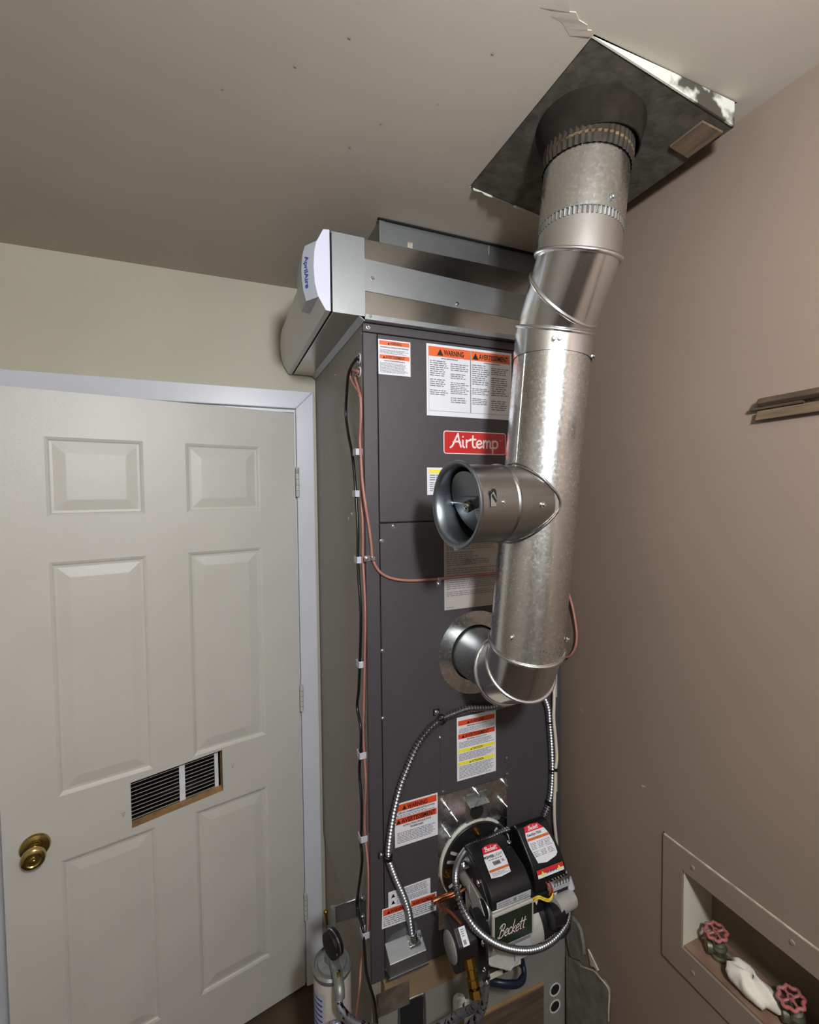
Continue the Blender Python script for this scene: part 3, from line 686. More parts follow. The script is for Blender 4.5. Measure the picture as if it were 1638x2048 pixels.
    flap = obj('flap', G().revolve(FC, fn, [(.0001, 0), (.0655, 0), (.0665, .0006), (.0655, .0014), (.0001, .0014)], 56), M_BAROIN, R, smooth=30)
    frp = Fr(FC+fn*.0016, side if side.y > 0 else -side, fu)
    # make the frame face outwards
    if frp.n.dot(fn) < 0: frp = Fr(FC+fn*.0016, -frp.u, fu)
    obj('flap_label', frp.rect(G(), .002, -.045, .055, -.010, 0, .0004), M_WHITE, flap)
    g = G(); fine_print(g, frp, .006, .052, -.013, -.042, 6, .0008, 5); obj('small_print', g, M_PRINT, flap)['kind'] = 'stuff'
    obj('weight_bracket', frp.rect(G(), -.03, -.006, .06, .014, .0005, .002), M_BAROIN, flap)
    obj('weight_arm', frp.shape(G(), [(-.004, -.002), (.05, .024), (.056, .012), (.006, -.012)], .003, .0065), M_BLKMET, flap)
    kb = obj('weight_knob', G().revolve(frp.p(-.006, -.004, .004), fn, [(.0001, .010), (.010, .010), (.0115, .007), (.0115, 0), (.0001, 0)], 28), M_BARO, flap, smooth=40)
    obj('knob_screw', G().revolve(frp.p(-.006, -.004, .014), fn, [(.0001, .003), (.004, .003), (.0045, 0)], 12), M_SCREW, kb)
    obj('pivot_pin', G().cyl(FC-side*.073+fn*.002, FC+side*.073+fn*.002, .0022, n=10), M_SCREW, flap, smooth=40)
    for s in (-1, 1): obj('pivot_ear', G().sphere(FC+side*s*.069+fn*.003, .0045, 10, 8), M_SCREW, R, smooth=60)
    # slot window on the camera side of the drum
    cs = side if side.y < 0 else -side
    q = C+bd*.181+cs*.0774+up*.014; fr = Fr(q, -bd, up)
    if fr.n.dot(cs) < 0: fr = Fr(q, bd, up)
    sl = obj('slot_window', fr.shape(G(), [(-.007, -.018), (.007, -.018), (.0085, -.004), (.006, .012), (.003, .015), (-.003, .015), (-.007, .008)], .0, .0006), M_GAP, R)
    obj('slot_bracket', fr.shape(G(), [(-.006, -.017), (.006, -.017), (.0075, -.004), (.0, .010), (-.006, .004)], .0006, .0012), M_SCREW, sl)
    obj('slot_bracket_band', fr.shape(G(), [(-.005, .002), (-.002, .006), (.007, -.006), (.005, -.011)], .0012, .0016), M_GAP, sl)
    screw(R, C+bd*.158+cs*.0772+up*.004, cs, .003, .004)
    # bottom seam tab
    obj('seam_tab', G().box(*(C+bd*.211+up*(-.0845)-Vector((.003, .003, .004))), *(C+bd*.211+up*(-.0845)+Vector((.003, .003, .004)))), M_BARO, R)
    # ---------------- upper offset elbow
    U = thing('offset_elbow', 'bright adjustable offset elbow above the tall flue pipe', 'pipe elbow', LT)
    K1 = LT+LD*.060; K3 = Vector((.3245, -.925, 2.212)); K0 = LT-LD*.02
    ax = (K3-K1).normalized(); tdir = Vector((.027/.25, -.001/.25, 1)).normalized(); K2 = K1+(K3-K1)*.47
    mseam = (ax+Vector((.924, -.382, 0))*.45+Vector((-.382, -.924, 0))*.40).normalized()
    obj('collar', sleeve(LT-LD*.004, K1, LD, LD+ax, PR+.0014), M_ELB, U, smooth=60)
    obj('gore', sleeve(K1, K2, LD+ax, mseam, PR-.002), M_ELB, U, smooth=60)
    obj('gore', sleeve(K2, K3, mseam, ax+tdir, PR-.002), M_ELB, U, smooth=60)
    obj('collar', sleeve(K3, K3+tdir*.066, ax+tdir, tdir, PR-.0012), M_ELB, U, smooth=60)
    obj('bead', bead(K1, LD, LD+ax, PR+.0008, .0042), M_ELB, U, smooth=60)
    obj('bead', bead(K2, ax, mseam, PR-.0012, .0042), M_ELB, U, smooth=60)
    obj('bead', bead(K3, tdir, ax+tdir, PR+.0008, .0046), M_ELB, U, smooth=60)
    def onu(h, ang, r=PR+.0014):
        e1 = (Vector((1, 0, 0))-LD*LD.x).normalized(); e2 = LD.cross(e1); return LT+LD*h+(e1*math.cos(ang)+e2*math.sin(ang))*r
    for h, a in ((.016, 240), (.004, 318), (.016, 233)): q = onu(h, rad(a)); screw(U, q, q-onu(h, 0, 0), .0042, .006)
    # ---------------- upper pipe into the ceiling
    T = thing('ceiling_flue_pipe', 'short galvanised flue pipe with crimped edge running up into the ceiling plate', 'pipe', K3+tdir*.05)
    A = K3+tdir*.052; B = A+tdir*((2.375-A.z)/tdir.z)
    obj('pipe_wall', sleeve(A, B, tdir, tdir, PR+.0006, wall=.001), M_GALV, T, smooth=60)
    e1 = (Vector((1, 0, 0))-tdir*tdir.x).normalized(); e2 = tdir.cross(e1)
    def ont(h, ang, r): return A+tdir*h+(e1*math.cos(ang)+e2*math.sin(ang))*r
    a = rad(222); g = G().prism([ont(.004, a, PR+.0008), ont(.004, a+.03, PR+.0008), ont(.15, a+.03, PR+.0008), ont(.15, a, PR+.0008)], ont(0, a, .0012)-ont(0, a, 0)); obj('lock_seam', g, M_SCREW, T)
    g = G(); N = 120
    ra = [ont(-.014, 2*math.pi*k/N, PR-.0008+(.0006 if k % 2 else -.0012)) for k in range(N)]; rb = [ont(.001, 2*math.pi*k/N, PR-.0004+(.0006 if k % 2 else -.0016)) for k in range(N)]
    g.add(ra+rb, [(k, (k+1) % N, (k+1) % N+N, k+N) for k in range(N)]); obj('crimped_edge', g, M_GALVD, T)
    q = ont(.018, rad(268), PR+.0006); screw(T, q, q-ont(.018, 0, 0), .0045, .006)
    # old dark pipe stub above
    O = thing('old_flue_stub', 'dark rusty crimped flue stub where the pipe passes the ceiling plate', 'pipe', B)
    N = 96; ra = [ont((B-A).length-.004, 2*math.pi*k/N, PR+.002+(.0016 if k % 2 else 0)) for k in range(N)]; rb = [ont((B-A).length+.012, 2*math.pi*k/N, PR+.004+(.0018 if k % 2 else 0)) for k in range(N)]; rc = [ont((B-A).length+.10, 2*math.pi*k/N, PR+.004) for k in range(N)]
    obj('crimped_collar', G().add(ra+rb, [(k, (k+1) % N, (k+1) % N+N, k+N) for k in range(N)]), M_DARKSTEEL, O)
    obj('rust_band', G().add(rb+[v+tdir*.005 for v in rb], [(k, (k+1) % N, (k+1) % N+N, k+N) for k in range(N)]), M_RUST, O)
    obj('stub_wall', G().add(rb+rc, [(k, (k+1) % N, (k+1) % N+N, k+N) for k in range(N)]), M_DARKSTEEL, O)
build_flue()

def build_ceiling_plate():
    c = thing('ceiling_plate', 'sooty dark sheet metal plate hanging loose around the flue in the ceiling hole', 'plate', (.4, -.87, 2.42))
    FL, NL, NR, FRr = (.231, -.686, 2.466), (.226, -1.060, 2.466), (.556, -1.064, 2.4245), (.560, -.700, 2.4225)
    hole = (.352, -.928)
    # sheet with a round hole for the flue
    import math as _m
    def zof(x, y): return 2.466-.128*(x-.23)
    N = 48; g = G(); inner = []; outer = []
    for k in range(N):
        t = 2*math.pi*k/N; dx, dy = math.cos(t), math.sin(t); inner.append((hole[0]+.083*dx, hole[1]+.083*dy))
        lim = min([(b-hole[0])/dx for b in (.2285,) if dx < 0]+[(b-hole[0])/dx for b in (.558,) if dx > 0]+[(b-hole[1])/dy for b in (-1.062,) if dy < 0]+[(b-hole[1])/dy for b in (-.688,) if dy > 0])
        outer.append((hole[0]+dx*lim, hole[1]+dy*lim))
    # add the four corners
    import bisect
    pts = [(math.atan2(y-hole[1], x-hole[0]) % (2*math.pi), x, y) for x, y in outer]+[(math.atan2(y-hole[1], x-hole[0]) % (2*math.pi), x, y) for x, y in ((.2285, -1.062), (.558, -1.062), (.558, -.688), (.2285, -.688))]
    pts.sort()
    vo = [(x, y, zof(x, y)) for a, x, y in pts]; vi = [(hole[0]+.083*math.cos(a), hole[1]+.083*math.sin(a), zof(hole[0]+.083*math.cos(a), 0)) for a, x, y in pts]; n = len(pts)
    up = [(x, y, z+.0012) for x, y, z in vo+vi]
    g.add(vo+vi, [(i, i+n, (i+1) % n+n, (i+1) % n) for i in range(n)]); g.add(up, [(i, (i+1) % n, (i+1) % n+n, i+n) for i in range(n)])
    obj('sheet', g, M_SOOT, c)
    # raised thimble ring around the flue
    ring = []; nrm = Vector((-.128, 0, -1)).normalized()
    obj('thimble_cone', G().revolve((hole[0], hole[1], zof(hole[0], 0)), (0, 0, -1), [(.103, -.013), (.098, .004), (.092, .022), (.0865, .046), (.084, .046)], 56), mat('deep soot', (40, 36, 31), .95, 0, var=.25, vscale=40, spec=.1), c, smooth=60)
    # dirty white turned edges
    obj('near_edge', G().prism([(.226, -1.0635, 2.4655), (.556, -1.0655, 2.423), (.556, -1.0655, 2.4655), (.40, -1.0648, 2.4665)], (0, .003, 0)), M_DRYW, c, label='dirty white turned-up edge')
    g = G(); xs = [.232+.012*i for i in range(17)]
    rnd = random.Random(11); zz = [2.460-.020*i/16+rnd.uniform(-.004, .003) for i in range(17)]; xs = [x+rnd.uniform(-.004, .004) for x in xs]
    for i in range(16): g.quad((xs[i], -.6845, 2.4672), (xs[i+1], -.6845, 2.4672), (xs[i+1], -.6865, max(zz[i+1], 2.440)), (xs[i], -.6865, zz[i]))
    obj('far_edge', g, M_DRYW, c, label='torn white far edge')
    obj('right_edge', G().prism([(.558, -1.062, 2.4235), (.558, -.688, 2.4235), (.558, -.688, 2.466), (.558, -1.062, 2.466)], (.001, 0, 0)), M_SOOT, c)
    w = obj('wood_shim', G().prism([(.499, -.981, 2.4312), (.499, -1.046, 2.4312), (.550, -1.049, 2.4247), (.550, -.980, 2.4247)], (0, 0, -.004)), mat('grimy pine', (122, 102, 80), .75, col2=(92, 76, 60), vscale=14, stretch=(8, 1, 8)))
    tag(w, 'thin bare wood shim under the sooty ceiling plate', 'wood piece')
build_ceiling_plate()

# ================================================================== CABLES AND CONDUIT
def cable(name, P, r, m, label, cat, seg=6, n=8):
    return tag(obj(name, G().tube(smooth_path(P, seg), r, n), m, smooth=60), label, cat)
def ribbed(P, r, pitch=.0084, n=14, depth=.0034):
    path = resample(smooth_path(P, 10), pitch/4)
    prof = [0, -depth*.35, -depth, -depth*.35]
    return G().tube(path, r, n, rf=lambda i: r+prof[i % 4])

BLK = [(.006,-.549,2.09),(-.008,-.548,2.089),(-.012,-.507,2.066),(-.009,-.471,2.018),(-.007,-.453,1.97),(-.007,-.475,1.916),(-.007,-.509,1.862),(-.007,-.529,1.799),(-.007,-.539,1.749),(-.007,-.549,1.676),(-.008,-.549,1.606),(-.008,-.555,1.554),(-.008,-.568,1.472),(-.008,-.554,1.356),(-.007,-.535,1.274),(-.007,-.52,1.226),(-.008,-.553,1.186),(-.008,-.55,1.133),(-.007,-.531,1.064),(-.009,-.554,1.002),(-.009,-.55,.928),(-.008,-.538,.884),(-.008,-.546,.84),(-.007,-.494,.698),(-.008,-.511,.672),(-.010,-.551,.676),(-.010,-.566,.627),(-.010,-.578,.586),(-.004,-.588,.556),(.007,-.590,.51),(.013,-.590,.446),(.018,-.59,.36)]
BLK = [(x-(.0045 if i > 1 else 0), y, z) for i, (x, y, z) in enumerate(BLK)]
cable('black_cable', BLK, .0038, M_CORD, 'black cable snaking down the grey side of the furnace', 'cable')
BR1 = [(.004,-.548,2.058),(-.006,-.546,2.060),(-.009,-.508,2.07),(-.008,-.493,2.055),(-.007,-.533,2.024),(-.006,-.566,1.999),(-.005,-.568,1.952),(-.005,-.556,1.894),(-.005,-.561,1.864),(-.005,-.567,1.821),(-.0055,-.576,1.785),(-.002,-.584,1.738),(.006,-.582,1.69),(.012,-.581,1.642),(.015,-.581,1.609),(.029,-.581,1.58),(.052,-.581,1.562),(.084,-.581,1.552),(.124,-.581,1.547),(.194,-.581,1.546),(.274,-.581,1.547),(.374,-.581,1.547),(.47,-.581,1.546),(.55,-.582,1.53),(.590,-.590,1.49),(.600,-.602,1.45),(.603,-.614,1.40),(.603,-.621,1.36),(.601,-.618,1.325),(.599,-.602,1.297),(.5965,-.58,1.283),(.5965,-.55,1.275)]
cable('thermostat_wire', BR1, .0036, M_BRN, 'brown thermostat wire curving across the charcoal furnace front', 'wire')
BR2 = [(.004,-.550,2.057),(-.003,-.547,2.056),(-.005,-.523,2.052),(-.004,-.543,2.022),(-.0035,-.560,1.987),(-.0035,-.553,1.929),(-.0035,-.548,1.864),(-.0035,-.548,1.765),(-.0035,-.558,1.689),(-.0035,-.556,1.608),(-.0035,-.563,1.556),(-.0035,-.569,1.472),(-.0035,-.559,1.357),(-.0035,-.546,1.235),(-.0035,-.538,1.177),(-.0035,-.543,1.123),(-.0035,-.555,1.054),(-.0035,-.541,.967),(-.0035,-.54,.913),(-.0035,-.562,.852),(-.0035,-.563,.775),(-.0035,-.552,.673),(-.006,-.540,.619),(-.018,-.545,.575),(-.028,-.565,.545),(-.03,-.551,.489),(-.03,-.532,.418),(-.03,-.52,.33)]
BR2 = [(x, y-(.006 if i > 3 and i < 22 else 0), z) for i, (x, y, z) in enumerate(BR2)]
cable('thermostat_wire', BR2, .0030, M_BRN, 'brown wire running down behind the black cable to the furnace base', 'wire')
CLIPS = [(-.547,1.865,'level with the red badge'),(-.537,1.765,'level with the round draft regulator'),(-.545,1.604,'beside the shiny corner strap'),(-.549,1.348,'level with the round flue collar plate'),(-.544,1.118,'level with the yellow-barred label'),(-.543,.905,'level with the homeowner warning label'),(-.548,.660,'beside the filter bracket')]
for yy, z, where in CLIPS:
    o = obj('cable_clip', G().box(-.0185, yy-.014, z-.008, -.0165, yy+.009, z+.008).box(-.0185, yy-.014, z-.008, -.0002, yy-.0122, z+.008).box(-.0185, yy+.0072, z-.008, -.0002, yy+.009, z+.008), M_CLIP, bevel=.0006)
    tag(o, 'small pale plastic cable clip on the furnace side '+where, 'clip', 'cable clips down the furnace side')
def strap_clip(x, z, horiz, label):
    t = thing('wire_strap', label, 'clip', (x, -D, z))
    if horiz:
        obj('tab', G().box(x-.010, -D-.0022, z-.007, x+.006, -D-.0004, z+.007), M_SCREW, t, bevel=.0008); obj('loop', G().box(x+.006, -D-.0095, z-.006, x+.017, -D-.0004, z+.006), M_SCREW, t, bevel=.002); screw(t, (x-.004, -D-.0022, z), (0, -1, 0), .0035, .003)
    else:
        obj('loop', G().box(x-.007, -D-.0095, z-.004, x+.005, -D-.0004, z+.006), M_SCREW, t, bevel=.002); obj('tab', G().box(x-.007, -D-.0022, z-.020, x+.005, -D-.0004, z-.004), M_SCREW, t, bevel=.0008); screw(t, (x-.001, -D-.0022, z-.013), (0, -1, 0), .0035, .003)
strap_clip(.005, 1.609, True, 'shiny metal strap holding brown wire on the corner trim')
strap_clip(.193, 1.545, False, 'shiny metal strap holding brown wire beside the grey rating plate')

CY = -D-.0115
COND = [(.343,1.188),(.274,1.197),(.222,1.191),(.193,1.184),(.155,1.163),(.123,1.128),(.095,1.076),(.075,1.031),(.058,.972),(.047,.912),(.043,.869),(.05,.841),(.065,.797),(.082,.753),(.095,.709),(.102,.661),(.104,.638)]
COND = [(.490,.800),(.506,.823),(.527,.855),(.540,.893),(.545,.958),(.543,1.024),(.536,1.100),(.530,1.150),(.512,1.184),(.475,1.195),(.42,1.190)]+COND
t = thing('armoured_conduit', 'ribbed metal conduit arching under the flue elbow down to the small junction box', 'conduit', (.104, CY, .64))
obj('conduit_jacket', ribbed([(x, CY, z) for x, z in COND], .0098), M_COND, t, smooth=50)
for (x, z, dx, dz) in ((.193, 1.184, -.012, .017), (.044, .866, -.016, .004)):
    s = obj('strap', G().cyl((x+.006*(dz > .01), CY, z-.006), (x-.004*(dz > .01), CY, z+.007), .0098, n=16), M_BLACK, t, smooth=40, label='black strap')
    obj('strap_tab', G().box(x+dx-.008, -D-.0035, z+dz-.008, x+dx+.010, -D-.0008, z+dz+.008), M_BLACK, s, bevel=.001); screw(s, (x+dx, -D-.0035, z+dz), (0, -1, 0), .0042, .004, 'screw')
cx = thing('junction_box', 'small bare metal junction box with conduit connector on the lower panel', 'junction box', (.09, -D, .585))
obj('box_body', G().prism([(.034, -D-.0008, .640), (.034, -D-.040, .620), (.034, -D-.042, .586), (.034, -D-.0008, .575)], (.098, 0, 0)), M_GALVD, cx, bevel=.0015)
obj('mount_ear', G().prism([(.040, -D-.0008, .640), (.125, -D-.0008, .640), (.120, -D-.0008, .664), (.052, -D-.0008, .655)], (0, -.0012, 0)), M_GALVD, cx)
obj('front_flange', G().box(.030, -D-.044, .583, .136, -D-.042, .590), M_GALVD, cx, bevel=.0008)
cn = obj('conduit_connector', G().cyl((.106, -D-.018, .626), (.104, CY, .650), .0125, n=18).box(.091, -D-.030, .626, .121, -D-.006, .634), M_SCREW, cx, smooth=40, bevel=.0008)
screw(cn, (.121, -D-.018, .640), (1, 0, 0), .004, .006)

for x, z in ((.5355, 1.108), (.545, .965), (.533, .872)): obj('strap', G().cyl((x, CY, z-.007), (x, CY, z+.007), .0092, n=14), M_BLACK, t, smooth=40, label='black strap')
t = thing('ivory_cable', 'flat ivory cable with black tie down the right edge of the furnace', 'cable', (.547, CY, .74))
obj('cable_jacket', G().tube(smooth_path([(x, CY-.012, z) for x, z in ((.566,1.36),(.556,1.32),(.548,1.285),(.544,1.258),(.542,1.23),(.541,1.172),(.540,1.122),(.546,1.069),(.551,1.009),(.547,.974),(.546,.938),(.543,.88),(.544,.82),(.552,.744),(.548,.712),(.525,.702),(.494,.704))], 6), .0044, 8), M_WIREW, t, smooth=60)
obj('cable_tie', G().cyl((.5475, CY-.012, .969), (.547, CY-.012, .978), .0056, n=12), M_BLACK, t)
g = G()
for k in range(24):
    z = 1.262-k*.0034; g.box(.5475, CY-.013, z, .551, CY-.011, z+.0014)
for k in range(16):
    z = .962-k*.0036; g.box(.5495, CY-.013, z, .553, CY-.011, z+.0014)
obj('tie_teeth', g, M_WIREW, t)['kind'] = 'stuff'

# ================================================================== OIL BURNER
BX, BZ = .297, .775
def build_burner():
    b = thing('oil_burner', 'oil burner with black igniter box and green nameplate on the furnace front', 'burner', (BX, -D, .64))
    obj('gasket', G().revolve((BX, -D-.0018, BZ), (0, -1, 0), [(.0001, 0), (.109, 0), (.109, .004), (.0001, .004)], 64), M_DRYW, b, smooth=30, label='off-white fibre gasket')
    fl = obj('mounting_flange', G().revolve((BX, -D-.0058, BZ), (0, -1, 0), [(.0001, 0), (.104, 0), (.105, .003), (.104, .008), (.0001, .008)], 64), M_BLKMET, b, smooth=30)
    yf = -D-.0138
    for ang in (148, 163, 205, 222, 40, 52, 300, 330):
        t = rad(ang); c = Vector((BX+.083*math.cos(t), yf, BZ+.083*math.sin(t))); rd = Vector((math.cos(t), 0, math.sin(t))) ; tg = Vector((-math.sin(t), 0, math.cos(t)))
        pts = []
        for k in range(12):
            a = 2*math.pi*k/12; e = rd*(.0035*math.cos(a))+tg*.0; pts.append(c+rd*(.011*(1 if math.cos(a) > 0 else -1)+.0038*math.cos(a))+tg*(.0042*math.sin(a)))
        obj('flange_slot', G().prism(pts, (0, -.0006, 0)), M_PAPER, fl)
    for x, z in ((.291, .862), (.203, .775)):
        bo = obj('flange_bolt', G().revolve((x, yf, z), (0, -1, 0), [(.0001, 0), (.011, 0), (.011, .0015), (.0075, .002), (.0075, .008), (.004, .009), (.004, .018), (.0001, .018)], 12), M_BRASSD, fl, smooth=30)
    obj('air_tube', G().cyl((BX, yf, BZ-.01), (BX, -.645, BZ-.01), .060, n=32), M_CAST, b, smooth=40)
    # blower housing: scroll profile extruded across
    x0, x1 = .243, .352
    cy, cz, rr = -.678, .708, .070
    prof = [(-.614, .815), (-.614, .72), (-.616, .680)]+[(cy+rr*math.cos(rad(a)), cz+rr*math.sin(rad(a))) for a in range(-30, -161, -13)]+[(-.746, .705), (-.746, .787)]
    h = obj('blower_housing', G().prism([(x0, y, z) for y, z in prof], (x1-x0, 0, 0)), M_CAST, b, smooth=25, bevel=.003, label='cast aluminium blower housing')
    fs = Fr((x0, 0, 0), (0, 1, 0), (0, 0, 1)); fs = Fr((x0-.0006, 0, 0), (0, -1, 0), (0, 0, 1))
    # left face details
    obj('air_inlet', G().revolve((x0-.0004, -.712, .768), (-1, 0, 0), [(.0001, 0), (.021, 0), (.022, .0012), (.0001, .001)], 28), M_GAP, h)
    obj('inlet_rim', G().revolve((x0-.0004, -.712, .768), (-1, 0, 0), [(.021, 0), (.0245, 0), (.0235, .003), (.021, .003)], 32, closed=True), M_CAST, h, smooth=40)
    obj('side_plate', G().prism([(x0-.0008, -.640, .742), (x0-.0008, -.700, .725), (x0-.0008, -.715, .752), (x0-.0008, -.690, .775), (x0-.0008, -.640, .785)], (-.0025, 0, 0)), M_CAST, h)
    obj('side_plate', G().prism([(x0-.0008, -.648, .70), (x0-.0008, -.728, .672), (x0-.0008, -.738, .708), (x0-.0008, -.655, .735)], (-.006, 0, 0)), M_ELB, h)
    for y, z in ((-.632, .815), (-.66, .80), (-.735, .705)): screw(h, (x0, y, z), (-1, 0, 0), .0045, .005)
    obj('top_bracket', G().box(.216, -.652, .822, .262, -.620, .826), M_GALV, h); screw(h, (.228, -.636, .826), (0, 0, 1), .004, .006)
    obj('paper_tag', G().box(.303, -.7505, .648, .348, -.7493, .690), M_LBLGREY, h)
    obj('front_sump', G().prism([(x, -.752+.045*((x-.295)/.075)**2, z) for x, z in ((.225, .690), (.225, .665), (.245, .640), (.29, .628), (.335, .640), (.345, .665), (.345, .690))], (0, .03, 0)), M_CAST, h, smooth=25, bevel=.003)
    obj('drain_lug', G().cyl((.222, -.752, .655), (.188, -.760, .652), .0135, n=8), M_SCREW, h, smooth=25)
    # igniter (black wedge lid)
    iprof = [(-.612, .800), (-.612, .850), (-.620, .8565), (-.648, .858), (-.722, .837), (-.742, .822), (-.7475, .812), (-.7475, .788)]
    ig = obj('igniter_box', G().prism([(.240, y, z) for y, z in iprof], (.115, 0, 0)), M_BLACK, b, smooth=25, bevel=.004, label='black igniter box')
    obj('hinge_plate', G().prism([(.2385, -.612, .795), (.2385, -.612, .850), (.2385, -.700, .832), (.2385, -.735, .795)], (.003, 0, 0)), M_BLACK, ig, bevel=.001)
    screw(ig, (.2385, -.69, .815), (-1, 0, 0), .005, .004); screw(ig, (.352, -.655, .858), (0, 0, 1), .004, .004)
    # label lying on the sloping lid
    sl = Vector((0, .077, .021)).normalized(); fr = Fr(Vector((.255, -.7185, .8385))+Vector((0, 0, .0008)), (1, 0, 0), sl)
    top = [(.012, .074), (.024, .079), (.044, .081), (.060, .079), (.066, .074)]
    outl = [(.006, 0), (.060, .0)]+[(.0655, .03), (.067, .055)]+top[::-1]+[(.008, .055), (.006, .03)]
    outl = [(.004, .002), (.030, -.001), (.059, .002), (.066, .030), (.068, .052), (.064, .074), (.046, .0775), (.030, .077), (.020, .074), (.010, .045)]
    lb = obj('igniter_label', fr.shape(G(), outl, 0, .0005), M_WHITE, ig, label='white and red igniter label')
    obj('red_header', fr.shape(G(), [(.0145, .058), (.0672, .058), (.064, .074), (.046, .0775), (.030, .077), (.020, .074)], .0005, .0008), M_REDB, lb)
    g = G(); script_word(g, fr, 'Beckett', .023, .058, .0625, .0105, .0016, .0012, .3); obj('maker_name', g, M_WHITE, lb)
    g = G(); put_text(g, fr, 'POWER', .0115, .040, .0455, .0068, .0012, .04); put_text(g, fr, 'LIGHT', .041, .0655, .0455, .0068, .0012, 0); put_text(g, fr, '120V', .0285, .0455, .0285, .0045, .0014, .02); put_text(g, fr, 'UL', .052, .060, .030, .006, .0012, .03); obj('lettering', g, M_INK, lb)
    obj('voltage_box', fr.rect(G(), .0265, .0265, .0475, .036, .0006, .0009), M_PRINT, lb)
    obj('orange_bar', fr.rect(G(), .007, .014, .0625, .0195, .0006, .0009), mat('label brown orange', (196, 104, 52), .4), lb)
    g = G(); fine_print(g, fr, .010, .058, .0125, .003, 4, .0011, 3); fine_print(g, fr, .020, .060, .0435, .0385, 1, .0011, 4); obj('small_print', g, M_PRINT, lb)['kind'] = 'stuff'
    frf = Fr((.245, -.7480, .789), (1, 0, 0), (0, 0, 1)); bl = obj('barcode_label', frf.rect(G(), .008, .004, .104, .019, 0, .0005), M_LBLGREY, ig)
    g = G(); fine_print(g, frf, .011, .05, .017, .006, 2, .0008, 9); frf.rect(g, .054, .007, .063, .016, .0005, .0008); fine_print(g, frf, .068, .10, .016, .006, 2, .0008, 2); obj('small_print', g, M_PRINT, bl)['kind'] = 'stuff'
    # nameplate
    nb = obj('nameplate', G().box(.238, -.754, .700, .354, -.7465, .7865), M_PAPER, b, bevel=.003, label='dark green Beckett nameplate')
    fn = Fr((.238, -.7541, .700), (1, 0, 0), (0, 0, 1)); obj('plate_face', fn.rect(G(), .006, .006, .110, .0805, 0, .0006), M_GREEN, nb)
    g = G(); script_word(g, fn, 'Beckett', .014, .088, .028, .030, .0021, .0011, .28); obj('lettering', g, M_PINK, nb)
    # control box
    cprof = [(-.602, .746), (-.602, .852), (-.612, .862), (-.628, .863), (-.692, .806), (-.706, .780), (-.708, .746)]
    cb = obj('control_box', G().prism([(.394, y, z) for y, z in cprof], (.100, 0, 0)), M_BLACK, b, smooth=25, bevel=.004, label='black primary control box')
    sl = Vector((0, .064, .057)).normalized(); fr = Fr(Vector((.396, -.692, .806))+sl.cross(Vector((1, 0, 0)))*-.0008, (1, 0, 0), sl)
    outl = [(.020, .002), (.045, -.002), (.078, .004), (.086, .010), (.088, .030), (.084, .056), (.078, .068), (.064, .084), (.040, .086), (.020, .083), (.014, .060), (.013, .038)]
    lb = obj('control_label', fr.shape(G(), outl, 0, .0005), M_WHITE, cb, label='white and red control label')
    obj('red_header', fr.shape(G(), [(.0155, .070), (.0765, .070), (.064, .084), (.040, .086), (.020, .083)], .0005, .0008), M_REDB, lb)
    g = G(); script_word(g, fr, 'Beckett', .029, .060, .0735, .0085, .0014, .0012, .3); obj('maker_name', g, M_WHITE, lb)
    g = G(); put_text(g, fr, 'GeniSys 7505', .018, .064, .0605, .0055, .0012, .03); obj('lettering', g, M_INK, lb)
    obj('orange_bar', fr.rect(G(), .0145, .0505, .0835, .0565, .0006, .0009), mat('label brown orange', (196, 104, 52), .4), lb)
    g = G()
    for k in range(3): fine_print(g, fr, .018+k*.022, .037+k*.022, .046, .030, 5, .0011, 30+k); fine_print(g, fr, .018+k*.022, .037+k*.022, .027, .014, 4, .0011, 40+k)
    obj('small_print', g, M_PRINT, lb)['kind'] = 'stuff'
    fr2 = Fr((.396, -.7082, .752), (1, 0, 0), Vector((0, .002, .03)))
    st = obj('indicator_label', Fr((.400, -.7072, .782), (1, 0, 0), Vector((0, .014, .026)).normalized()).rect(G(), .004, .0, .086, .017, .0004, .0010), M_WHITE, cb)
    fi = Fr((.400, -.7072, .782), (1, 0, 0), Vector((0, .014, .026)).normalized())
    obj('red_band', fi.rect(G(), .004, .0075, .086, .017, .0010, .0013), M_REDB, st)
    g = G()
    for a in (.020, .072): g.add([fi.p(a-.006, .004, .0016), fi.p(a+.006, .004, .0016), fi.p(a, .014, .0016)], [(0, 1, 2)])
    obj('warning_triangle', g, mat('lime yellow', (206, 232, 70), .4), st)
    g = G()
    for k in range(7): fi.rect(g, .031+k*.005, .005, .034+k*.005, .009, .0010, .0014)
    obj('indicator_dots', g, M_INK, st)
    tb = obj('terminal_block', G().box(.430, -.722, .748, .492, -.7085, .764), M_LBLGREY, cb, bevel=.001)
    for k in range(6): obj('terminal', G().box(.440+k*.009, -.7245, .762, .443+k*.009, -.714, .776), M_SCREW, tb)
    jb = obj('wiring_box', G().box(.372, -.712, .690, .496, -.604, .7455), M_BLKMET, b, bevel=.002)
    g = G()
    for x in (.394, .453): g.add([(x-.006, -.7126, .735), (x+.006, -.7126, .735), (x, -.7126, .722)], [(0, 2, 1)])
    obj('white_mark', g, M_WHITE, jb)
    for k, dz in enumerate((0, .008)):
        obj('yellow_wire', G().tube(smooth_path([(.372, -.728, .752+dz), (.382, -.736, .764+dz*.6), (.396, -.738, .756+dz*.6), (.412, -.738, .748+dz*.5), (.426, -.734, .752+dz*.5), (.432, -.724, .764)], 6), .0022, 8), M_YELW, b, smooth=60)
    for k in range(2): obj('red_wire', G().tube(smooth_path([(.418+k*.009, -.732, .755), (.420+k*.009, -.730, .768), (.421+k*.009, -.716, .776)], 6), .0018, 8), M_REDW, b, smooth=60)
    # motor on the right
    mc = (-.672, .652)
